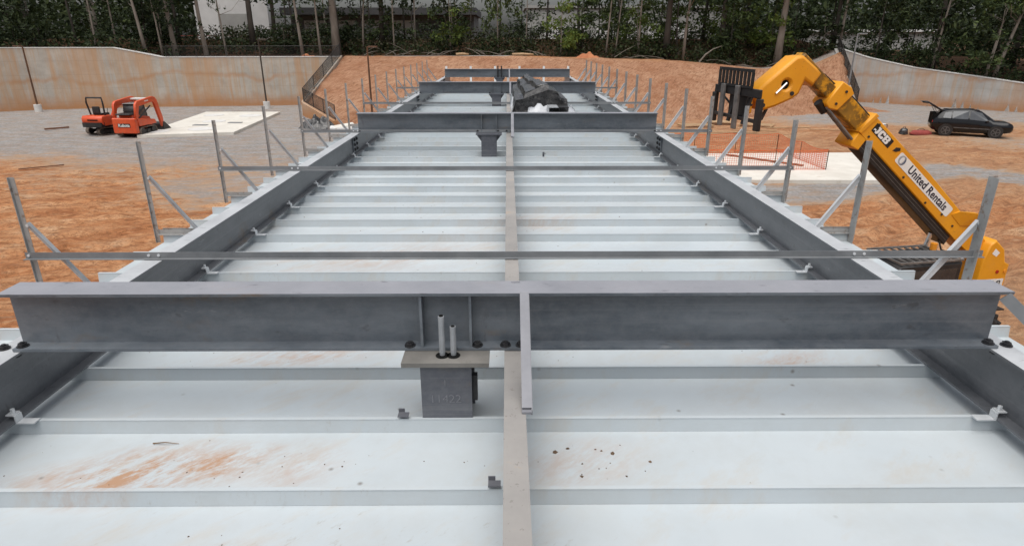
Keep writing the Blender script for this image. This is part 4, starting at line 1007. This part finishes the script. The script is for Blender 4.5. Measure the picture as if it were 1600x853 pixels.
# ------------------------------------------------------------------ orange safety fence round the trench
M['rebar'] = pmat('brown_stake', (.12, .05, .03), (.2, .09, .05), 6, .8)
sf = thing('safety_fence', 'orange plastic mesh safety fence around the trench next to the pale pad', 'safety fence')
def mesh_run(a, b, h, sag):
    a = Vector(a); b = Vector(b); L = (b-a).length; n = int(L/.11); m = MB()
    def P(t, q): return a.lerp(b, t) + Vector((0, 0, .15 + q*(h - sag*math.sin(math.pi*((t*L/2.6) % 1)))))
    for i in range(n+1):
        t = i/n; m.tube([P(t, 0), P(t, 1)], .009, 3, False)
    for j in range(10):
        q = j/9; m.tube([P(i/24, q) for i in range(25)], .009 if 0 < j < 9 else .02, 3, False)
    m.build('mesh_panel', M['orange_mesh'], sf)
    k = max(1, round(L/2.6))
    for i in range(k+1):
        p = a.lerp(b, i/k) + Vector((0, -.03, 0)); MB().tube([p - Vector((0,0,.1)), p + Vector((0,0,h + .12))], .022, 6).build('stake', M['rebar'], sf)
FC = [(8.0, 30.6), (15.6, 30.5), (15.4, 36.0), (8.4, 36.4)]
mesh_run((*FC[0], 0), (*FC[1], 0), .95, .06); mesh_run((*FC[1], 0), (*FC[2], 0), .95, .12); mesh_run((*FC[2], 0), (*FC[3], 0), .95, .1); mesh_run((*FC[3], 0), (*FC[0], 0), .95, .1)
bd_ = thing('trench_board', 'long brown board lying slantwise inside the orange mesh fence', 'board', (13.4, 33.0, .15), R(-48))
MB().box(-2.2, 2.2, -.14, .14, 0, .05).build('board_plank', M['rebar'], bd_)

# pallets and loose boards at the foot of the bank
def pallet(label, x, y, z, rz, n=7, group=None):
    t = thing('pallet', label, 'pallet', (x, y, z), rz, group); a = MB()
    for k in range(n): MB().box(-1.2, 1.2, -.62 + k*1.24/(n-1) - .055, -.62 + k*1.24/(n-1) + .055, .1, .125).build('deck_board', M['timber'], t)
    for sx in (-1.1, 0, 1.1): MB().box(sx-.05, sx+.05, -.68, .68, 0, .098).build('stringer', M['timber'], t)
    return t
pallet('big timber pallet lying beneath the telehandler forks', 16.2, 49.2, .05, R(-16), 9)
pallet('timber pallet tilted on the clay just left of the largest one', 14.0, 47.4, .04, R(9))
pallet('timber pallet farthest along from the others at the foot of the bank', 18.6, 47.6, .04, R(-30))
for i, (x, y, rz, L) in enumerate([(13.0, 44.8, 4, 3.2), (15.4, 44.2, -3, 4.), (17.6, 45.2, -6, 3.0), (20.5, 46.5, 4, 3.4), (22.8, 45.4, -9, 2.2)]):
    t = thing('loose_board', 'thin pale board lying on the clay near the pallets', 'board', (x, y, .03), R(rz), 'loose boards near the pallets')
    MB().box(-L/2, L/2, -.07, .07, 0, .04).build('plank', M['timber'], t)
for lab, x, y, rz, L in [('dark timber beam lying on the gravel left of the orange excavator', -32.6, 46.4, 44, 1.5), ('bent grey stick on the clay near the first left post', -23.6, 31.8, 38, 1.9)]:
    t = thing('loose_timber', lab, 'timber', (x, y, .02), R(rz)); MB().bar((-L/2, 0, .05), (L/2, 0, .05), .14 if x < -30 else .05, .1 if x < -30 else .05).build('beam', M['rebar'], t)
# black heap and white blocks beside the wing wall
hp = thing('tarp_heap', 'crumpled black plastic heap on the gravel by the pale wing wall', 'plastic heap', (-14.0, 47.2, 0))
V = []; F = []; n = 26
for i in range(n):
    for j in range(n):
        u = i/(n-1)*2-1; v = j/(n-1)*2-1; r = math.hypot(u, v); e = max(0, 1 - r)
        V.append((u*1.35, v*.9, e**.6*.75*(1 + .9*noise.noise(Vector((u*3.4, v*3.4, 2)))) + .12*noise.noise(Vector((u*9, v*9, 1)))*e - .03))
for i in range(n-1):
    for j in range(n-1): F.append((i*n+j, (i+1)*n+j, (i+1)*n+j+1, i*n+j+1))
m = MB(); m.v = V; m.f = F; m.build('plastic_folds', M['black_plastic'], hp)
fb = thing('foam_sheet_stack', 'white boards leaning in a low stack right of the black heap', 'boards', (-11.6, 45.9, 0), R(12))
MB().box(-1.1, 1.1, -.6, .6, 0, .25).build('board_stack', M['white_paint'], fb, bev=.02); o = MB().box(-.9, .5, -.45, .5, 0, .1).build('top_board', M['pad'], fb); o.location = (.1, 0, .26); o.rotation_euler = (.06, -.12, .2)

# ------------------------------------------------------------------ buildings behind the wood
def windows(t, xs_, y, z0, z1, w, m_):
    for x in xs_: MB().box(x - w/2, x + w/2, y - .06, y - .003, z0, z1).build('loading_door', m_, t)
M['door_grey'] = pmat('dock_door', (.1, .1, .105), (.16, .16, .165), 1, .6)
b1 = thing('warehouse', 'tall plain white warehouse block seen between trees above the stained wall', 'warehouse', (-39.5, 104, 5.6))
m = MB().box(-5.5, 5.0, -6, 8, 0, 9.5).build('wall', M['siding'], b1)
m = MB()
MB().box(-5.7, 5.2, -6.2, 8.2, 9.505, 9.8).build('roof', M['siding_grey'], b1)
MB().box(-2.2, 2.2, -6.05, -6.002, .0, 3.8).build('loading_door', M['siding_grey'], b1)
for z in (2.6, 3.4): MB().box(-9, 14, -8.1, -8.05, z - 2.6, z - 2.52).build('guard_rail', M['red_cloth'], b1)
b2 = thing('warehouse', 'long low warehouse with a dark canopy edge behind the middle trees', 'warehouse', (-19, 108, 5.4))
MB().box(-13.5, 14, -6, 10, 0, 3.9).build('wall', M['siding_dim'], b2)
rf = MB().box(-13.9, 14.5, -9.6, 10.3, 3.905, 4.85).build('roof', M['roof_dark'], b2)
windows(b2, (-10, -5.5, -1, 3.5), -6, .3, 3.2, 3.2, M['siding']); windows(b2, (8, 11.5), -6, .3, 3.0, 2.2, M['door_grey'])
b3 = thing('warehouse', 'pale warehouse glimpsed through the leafy trees above the straw-matted bank', 'warehouse', (18, 110, 5.2))
MB().box(-15, 15, -6, 10, 0, 5.2).build('wall', M['siding_grey'], b3); MB().box(-15.3, 15.3, -6.3, 10.3, 5.205, 5.6).build('roof', M['siding_grey'], b3)
windows(b3, (-11, -7, -3, 1, 5, 9), -6, 0, 2.6, 2.4, M['siding'])
b4 = thing('warehouse', 'low white-roofed shed behind the dark trees over the curved grey wall', 'warehouse', (56, 108, 4.4))
MB().box(-11, 11, -5, 7, 0, 2.6).build('wall', M['siding_grey'], b4); MB().box(-11.5, 11.5, -5.6, 7.6, 2.605, 2.95).build('roof', M['siding'], b4)

# ------------------------------------------------------------------ trees
def leaves(clumps, per, size, seed, flat=.0):
    rng = random.Random(seed); V = []; F = []
    for (cx, cy, cz, cr) in clumps:
        for _ in range(int(per*cr*cr)):
            d = Vector((rng.gauss(0, 1), rng.gauss(0, 1), rng.gauss(0, 1))).normalized()*cr*rng.random()**.45
            c = Vector((cx, cy, cz)) + Vector((d.x, d.y, d.z*.72))
            n = Vector((rng.gauss(0, .7), rng.gauss(0, .7), rng.gauss(.6, .6))).normalized(); a = n.orthogonal().normalized(); b = n.cross(a)
            t = rng.random()*6.28; a, b = a*math.cos(t) + b*math.sin(t), b*math.cos(t) - a*math.sin(t); s = size*rng.uniform(.55, 1.3)
            o = len(V); V += [c - a*s, c + b*s*.42 + n*s*.1, c + a*s, c - b*s*.42 + n*s*.1]; F.append((o, o+1, o+2, o+3))
    me = bpy.data.meshes.new('crown'); me.from_pydata([tuple(v) for v in V], [], F); me.update(); return me
def crown_clumps(h0, h1, rad, n, seed, cr=(.5, .95)):
    rng = random.Random(seed); out = []
    for i in range(n):
        t = rng.random(); z = h0 + (h1 - h0)*t; w = rad*(math.sin(math.pi*(.18 + .72*t)))**.8*rng.random()**.5; a = rng.random()*6.28
        out.append((w*math.cos(a), w*math.sin(a), z, rng.uniform(*cr)*rad*.36))
    return out
CROWN = {'under': [leaves(crown_clumps(.9, 5.6, 2.3, 22, 10+i), 95, .2, 30+i) for i in range(4)],
         'tall': [leaves(crown_clumps(5.0, 15.5, 4.0, 34, 50+i), 40, .3, 60+i) for i in range(3)],
         'thin': [leaves(crown_clumps(2.2, 9.5, 1.9, 17, 80+i, (.4, .8)), 70, .19, 90+i) for i in range(3)]}
def trunk_pts(h, lean, seed, k=7, wob=.12):
    rng = random.Random(seed); p1, p2 = rng.random()*6, rng.random()*6
    return [(lean[0]*t*h + wob*math.sin(p1 + t*5)*t, lean[1]*t*h + wob*math.cos(p2 + t*4)*t, t*h - .15) for t in [i/(k-1) for i in range(k)]]
TREE_N = [0]
def tree(label, x, y, r0, h, kind, lm, bark, group=None, lean=(0, 0), limbs=5, crown_scale=1., dz=0., name='broadleaf_tree', wob=.12):
    TREE_N[0] += 1; sd_ = TREE_N[0]*7
    t = thing(name, label, 'tree', (x, y, height(x, y)), 0, group)
    pts = trunk_pts(h, lean, sd_, wob=wob); n = len(pts)
    m = MB().tube(pts, [r0*(1.25 if i == 0 else 1 - .72*i/(n-1)) for i in range(n)], 9 if r0 > .2 else 7)
    rng = random.Random(sd_)
    for k in range(limbs):
        f = rng.uniform(.35, .95); i = min(int(f*(n-1)), n-2); p = Vector(pts[i]).lerp(Vector(pts[i+1]), f*(n-1) - i); a = rng.random()*6.28; L = rng.uniform(.8, 1.9)*(h*.11 + .3)
        q = p + Vector((math.cos(a), math.sin(a), rng.uniform(.3, .8)))*L*.5; e = p + Vector((math.cos(a + .2), math.sin(a + .2), rng.uniform(.4, .9)))*L
        rr = max(.015, r0*(1 - .7*f)*.4); m.tube([p, q, e], [rr, rr*.7, rr*.3], 5)
    m.build('trunk', bark, t, True)
    if kind:
        lib = CROWN[kind]; src = lib[sd_ % len(lib)]
        o = bpy.data.objects.new('crown', src); COL.objects.link(o); o.parent = t
        if not src.materials: src.materials.append(lm)
        o.material_slots[0].link = 'OBJECT'; o.material_slots[0].material = lm
        zt = {'under': 5.6, 'tall': 15.5, 'thin': 9.5}[kind]; sc = h/zt*1.03 if kind != 'under' else h/5.2
        o.scale = (crown_scale*rng.uniform(.9, 1.15), crown_scale*rng.uniform(.9, 1.15), sc); o.rotation_euler = (0, 0, rng.random()*6.28)
        o.location = (lean[0]*h*.6, lean[1]*h*.6, dz)
    return t
PB, DB = M['bark_pale'], M['bark_dark']
# single trees one can tell apart: (label, x, y, trunk radius, height, crown, leaves, bark, lean)
for a in [
 ('thick pale pine trunk standing above the corner of the stepped fence', -17.9, 70.0, .42, 19, 'tall', 'leaf_dark', PB, (-.01, .0), 'pine_tree'),
 ('pale pine trunk just behind the yellow boom head, tallest beside the bank', 28.2, 69.0, .38, 19, 'tall', 'leaf_dark', PB, (.02, 0), 'pine_tree'),
 ('slim pale trunk leaning away from the raised wall section', -34.4, 63.6, .17, 12, 'thin', 'leaf_mid', PB, (-.1, 0), None),
 ('thin pale sapling right next to the leaning pale trunk', -33.2, 64.2, .1, 10, 'thin', 'leaf_mid', PB, (-.03, 0), None),
 ('stout grey trunk above the point where the stained wall drops', -32.6, 65.6, .24, 14, 'tall', 'leaf_dark', PB, (-.03, 0), None),
 ('grey trunk with a curved stem in front of the dark bank', -30.0, 66.5, .22, 13, 'thin', 'leaf_dark', PB, (-.03, 0), None),
 ('thin bare pale stem in front of the tall white warehouse', -28.2, 67.0, .1, 11, 'thin', 'leaf_dark', PB, (-.05, 0), None),
 ('dark thick trunk in front of the right edge of the white warehouse', -27.1, 71.5, .33, 17, 'tall', 'leaf_dark', DB, (-.005, 0), None),
 ('pale slim trunk leaning slightly near the wall-top fence', -20.8, 67.8, .17, 13, 'thin', 'leaf_dark', PB, (-.05, 0), None),
 ('thin straight pale trunk beside the thick pine', -19.2, 68.6, .13, 12, 'thin', 'leaf_dark', PB, (-.03, 0), None),
 ('crooked pale stem behind the rust-brown light pole', -15.3, 71.0, .12, 11, 'thin', 'leaf_dark', PB, (.05, 0), None),
 ('slender upright stem above the middle of the bank', -11.9, 70.4, .1, 11, 'thin', 'leaf_dark', PB, (.0, 0), None),
 ('pale sapling with yellow-green leaves behind the raised wall', -47.2, 59.6, .07, 5.6, 'thin', 'leaf_yellow', PB, (0, 0), None),
 ('young tree with a round bright green crown above the bank', 5.6, 69.6, .08, 6.0, 'under', 'leaf_bright', PB, (.02, 0), None),
 ('bright green bushy tree with several pale stems above the far beam', -5.9, 69.6, .09, 7.2, 'under', 'leaf_bright', PB, (-.02, 0), None),
 ('leafy tree full of thin bare stems behind the black bundle', -1.0, 70.2, .1, 8.0, 'under', 'leaf_mid', PB, (.01, 0), None),
 ('pale slanting stem among dark trees right of the round green crown', 10.4, 70.0, .11, 12, 'thin', 'leaf_mid', PB, (.05, 0), None),
 ('thinner stem leaning across the slanting pale one', 11.4, 70.2, .09, 11, 'thin', 'leaf_mid', PB, (.08, 0), None),
 ('upright pale stem with low leafy sprays near the pallets', 13.7, 69.6, .12, 12, 'thin', 'leaf_mid', PB, (.02, 0), None),
 ('thick dark trunk above the fork carriage side of the bank', 16.8, 70.3, .36, 18, 'tall', 'leaf_dark', DB, (.01, 0), None),
 ('pale bent trunk next to the thick dark one', 18.4, 69.2, .17, 13, 'thin', 'leaf_mid', PB, (.035, 0), None),
 ('dark trunk rising from the leaves above the load backrest', 23.4, 73.0, .33, 17, 'tall', 'leaf_mid', DB, (.01, 0), None),
 ('slim brown trunk at the upper end of the curved wall', 35.2, 70.5, .15, 13, 'thin', 'leaf_dark', PB, (.05, 0), None),
 ('slim pale trunk halfway along the curved grey wall', 41.5, 64.2, .13, 12, 'thin', 'leaf_dark', PB, (.05, 0), None),
 ('thin pale trunk of the leaning pair above the black car', 44.6, 61.0, .12, 12, 'thin', 'leaf_dark', PB, (.09, 0), None),
 ('thicker pale trunk of the pair, leaning hard above the black car', 44.9, 60.4, .17, 13, 'thin', 'leaf_dark', PB, (.2, 0), None)]:
    tree(a[0], a[1], a[2], a[3], a[4], a[5], M[a[6]], a[7], lean=a[8], name=a[9] or 'broadleaf_tree', limbs=6, wob=.35 if 'crooked' in a[0] or 'bent' in a[0] or 'curved' in a[0] else .12,
         crown_scale=.5 if -32.5 < a[1] < -25 else .8 if a[5] == 'thin' else 1.)
# the wood itself, tree by tree
rng = random.Random(11)
def blocked(x, y):    # keep the view to the warehouses between the middle trees partly open
    return -41 < x*100/y < -6 and y > 69
REG = [('dark leafy tree in the thick wood behind the raised stained wall', 'trees behind the stained wall', -66, -31),
       ('dark leafy tree in the open wood above the stepped fence and nearby bank', 'trees above the middle of the bank', -31, 6),
       ('leafy tree in the dense wood behind the straw-matted bank', 'trees behind the matted bank', 6, 34),
       ('dark tree in the gloomy wood behind the curved grey wall', 'trees behind the curved wall', 34, 78)]
def wood(x, y, kind, dens_ok=True):
    if -33 < x*70/y < -24.6: return
    lab, grp = next((l, g) for l, g, a, b in REG if a <= x < b)
    left = x < -31; right = x > 30
    lm = rng.choice(['leaf_dark', 'leaf_dark', 'leaf_mid'] if (left or right) else ['leaf_dark', 'leaf_mid', 'leaf_mid', 'leaf_bright'] if x > 6 else ['leaf_dark', 'leaf_mid'])
    h = {'under': rng.uniform(2.6, 7.8), 'tall': rng.uniform(14, 19), 'thin': rng.uniform(8, 12)}[kind]
    r = {'under': rng.uniform(.05, .09), 'tall': rng.uniform(.18, .32), 'thin': rng.uniform(.08, .14)}[kind]
    tree(lab, x, y, r, h, kind, M[lm], rng.choice([DB, DB, PB]), grp, (rng.uniform(-.04, .04), rng.uniform(-.03, .03)), 4, rng.uniform(.95, 1.3))
def front_y(x): return itp(LW, x) + 1.3 if x < -32.3 else (itp(LW, x) + 7 if x < -16.2 else (69.5 if x < 34 else itp(RW, x) + 1.2))
x = -64.
while x < 74:
    if x < -32: step = 4.6
    elif x > 34: step = 3.3
    elif x > 7: step = 4.8
    else: step = 6.5
    wood(x, front_y(x) + rng.uniform(.3, 3.0), rng.choice(['under', 'under', 'thin'])); x += step*rng.uniform(.8, 1.25)
for rowd, st, kinds in ((4.5, 3.7, ['under', 'thin', 'under', 'tall']), (9., 4.2, ['tall', 'under', 'thin']), (15., 5.2, ['tall', 'tall', 'under']), (22., 6.5, ['tall', 'tall', 'under'])):
    x = -66.
    while x < 74:
        y = front_y(x) + rowd + rng.uniform(-1, 1.5)
        mid = -31 < x < 6
        if not (mid and (rowd > 8 or rng.random() < .35)): wood(x, y, rng.choice(kinds))
        elif rowd == 9. or rowd == 15.: wood(x, y, 'thin')
        x += st*rng.uniform(.75, 1.3)*(1.15 if mid else .95 if 6 <= x < 34 else .9)

# undergrowth, brush and the far wood that reads as one mass
def scatter(name, label, n, place, size, lm, seed):
    rg = random.Random(seed); V = []; F = []
    for _ in range(n):
        c, s = place(rg)
        nn = Vector((rg.gauss(0, .7), rg.gauss(0, .7), rg.gauss(.5, .6))).normalized(); a = nn.orthogonal().normalized(); b = nn.cross(a); t = rg.random()*6.28
        a, b = a*math.cos(t) + b*math.sin(t), b*math.cos(t) - a*math.sin(t); s *= size*rg.uniform(.6, 1.3); o = len(V)
        V += [tuple(c - a*s), tuple(c + b*s*.45), tuple(c + a*s), tuple(c - b*s*.45)]; F.append((o, o+1, o+2, o+3))
    m = MB(); m.v = V; m.f = F; o = m.build(name, lm); tag(o, label, 'undergrowth', kind='stuff'); return o
def pl_under(rg):
    while True:
        x = rg.uniform(-64, 74); y = front_y(x) - .5 + rg.random()**1.6*14
        cl = noise.noise(Vector((x*.35, y*.35, 5)))
        if rg.random() < .35 + cl*1.2: break
    hh = .25 + max(0, cl + .25)*2.6
    return Vector((x, y, height(x, y) + rg.random()*hh)), 1.
scatter('undergrowth', 'low tangled green undergrowth along the edge of the wood', 26000, pl_under, .2, M['leaf_dark'], 3)
def pl_brush(rg):
    x = rg.uniform(-34, 34); y = max(front_y(x), 69.5) - .8 + rg.random()*9
    return Vector((x, y, height(x, y) + rg.random()**1.5*1.5)), 1.
scatter('brush', 'brown dead brush and leaf litter under the middle trees', 14000, pl_brush, .16, M['brush'], 4)
def pl_far(rg):
    while True:
        x = rg.uniform(-130, 140); y = rg.uniform(112, 140)
        d = x*100/y
        if d < -42 or d > 36 or (d > 26): break
    k = noise.noise(Vector((x*.12, y*.12, 1)))
    return Vector((x, y, 3 + rg.random()*(17 + 6*k))), 1.
scatter('forest', 'far dark wood beyond the nearer trees', 30000, pl_far, .75, M['leaf_dark'], 5)
# bare sticks and cut branches at the edge of the bank
st = MB(); rg = random.Random(21)
for k in range(60):
    x = rg.uniform(-16, 33); y = 67.6 + rg.random()*3.5; z = height(x, y) + .05; a = rg.uniform(-.7, .7) + (math.pi if rg.random() < .5 else 0); L = rg.uniform(.6, 2.6)
    e = rg.uniform(.0, .55)
    st.tube([(x, y, z), (x + L*.5*math.cos(a), y + L*.2*math.sin(a), z + L*.5*e + .1), (x + L*math.cos(a), y + L*.4*math.sin(a), z + L*e)], [.035, .028, .01], 5)
o = st.build('cut_branches', PB); tag(o, 'tangle of bare cut branches and sticks along the top of the bank', 'branches', kind='stuff')
fl = thing('fallen_branch', 'pale bare branch leaning out of the wood above the load backrest', 'branch', (20.0, 68.8, height(20, 68.8)))
MB().tube([(0, 0, 0), (.6, .1, .75), (1.4, .2, 1.3), (2.3, .3, 1.6)], [.09, .08, .06, .03], 7).build('branch', PB, fl)
for i, (x, y, r, h_) in enumerate([(8.2, 67.6, 1.3, .55), (-20.0, 66.8, 1.2, .5)]):
    mt = thing('clay_mound', ['small heap of bright red clay at the top edge of the bank', 'low clay heap at the foot of the thick pine'][i], 'clay heap', (x, y, height(x, y) - .05)); V = []; F = []; n = 18
    for a in range(n):
        for b_ in range(n):
            u = a/(n-1)*2-1; v = b_/(n-1)*2-1; e = max(0, 1 - math.hypot(u, v))
            V.append((u*r, v*r*.7, h_*e**.8*(1 + .8*noise.noise(Vector((u*3, v*3, i)))) - .02))
    for a in range(n-1):
        for b_ in range(n-1): F.append((a*n+b_, (a+1)*n+b_, (a+1)*n+b_+1, a*n+b_+1))
    m = MB(); m.v = V; m.f = F
    M['clay_heap'] = M.get('clay_heap') or pmat('heap_clay', (.32, .10, .045), (.48, .2, .09), 2, .95, 0, .5)
    m.build('heap', M['clay_heap'], mt, True)
# two pale logs lying at the wood's edge
for lab, x, y, L, rz in [('short pale log lying behind the far beam at the wood edge', -4.6, 68.0, 1.3, 8), ('long pale log lying at the edge of the bank behind the bundle', 1.6, 68.2, 2.2, -6)]:
    t = thing('log', lab, 'log', (x, y, height(x, y) + .1), R(rz)); MB().tube([(-L/2, 0, 0), (0, .04, .05), (L/2, 0, .0)], [.14, .13, .1], 8).build('stem', M['timber'], t, True)

# soil crumbs and twigs on the decking
cr_ = MB(); rg = random.Random(77)
def crumb(x, y, r):
    o = len(cr_.v); n = 5
    V = [(x + r*math.cos(2*math.pi*k/n)*rg.uniform(.6, 1.2), y + r*math.sin(2*math.pi*k/n)*rg.uniform(.6, 1.2), Z_PAN + .0005) for k in range(n)] + [(x + r*.2, y, Z_PAN + r*rg.uniform(.5, 1.))]
    cr_.add(V, [(k, (k+1) % n, n) for k in range(n)])
for (x, y, r) in [(.175, 1.97, .012), (.225, 1.99, .008), (.39, 1.96, .01), (.27, 1.9, .005), (.33, 1.985, .005), (.35, 1.975, .006), (.52, 1.91, .007), (.26, 1.83, .008), (.42, 1.83, .006), (.3, 1.76, .005)]: crumb(x, y, r)
for cx, cy, sx, sy, n, rm in [(.3, 1.9, .3, .1, 60, .0035), (-1.2, 1.88, .4, .12, 90, .004), (-.9, 1.42, .4, .1, 60, .004), (-1.0, 2.75, .5, .1, 60, .004), (-.3, 3.5, .9, .3, 80, .006), (.6, 5., .8, .5, 60, .008),
                              (-.9, 4.4, 1., .6, 80, .007), (1.2, 2.7, .4, .1, 40, .004), (.9, 1.4, .9, .12, 50, .003)]:
    for _ in range(int(n*.4)):
        x, y = rg.gauss(cx, sx), rg.gauss(cy, sy); d = (y - Y0) % PITCH
        if abs(x) < 1.8 and .03 < d < PITCH - .03 and not -.03 < x < .07: crumb(x, y, rm*rg.uniform(.3, 1.1))
M['soil'] = pmat('soil_crumbs', (.07, .05, .035), (.16, .1, .06), 30, .95)
o = cr_.build('soil_crumbs', M['soil']); tag(o, 'crumbs of soil scattered over the white decking', 'soil', kind='stuff')
M['twig'] = pmat('dry_twig', (.1, .06, .03), (.26, .16, .08), 30, .9)
tw_ = thing('twig_tuft', 'small tuft of dry rusty twigs against the center beam', 'twigs', (-.075, 1.39, Z_PAN))
mm = MB()
for k in range(26):
    a = rg.random()*6.28; L = rg.uniform(.02, .055); e = Vector((math.cos(a)*L, math.sin(a)*L*.8, rg.uniform(.004, .03)))
    st_ = Vector((rg.uniform(-.03, .03), rg.uniform(-.03, .03), .003)); mm.tube([st_, st_ + e*.5 + Vector((0, 0, .006)), st_ + e], [.0016, .0013, .0007], 4)
mm.build('twigs', M['twig'], tw_)
for lab, pts in [('thin dark twig lying on the deck seam near the big clay stain', [(-1.36, 2.03, .004), (-1.31, 2.025, .012), (-1.26, 2.028, .004)])]:
    t = thing('twig', lab, 'twig', (pts[1][0], pts[1][1], Z_PAN)); MB().tube([(x - pts[1][0], y - pts[1][1], z) for x, y, z in pts], [.0025, .002, .001], 5).build('stem', M['twig'], t)
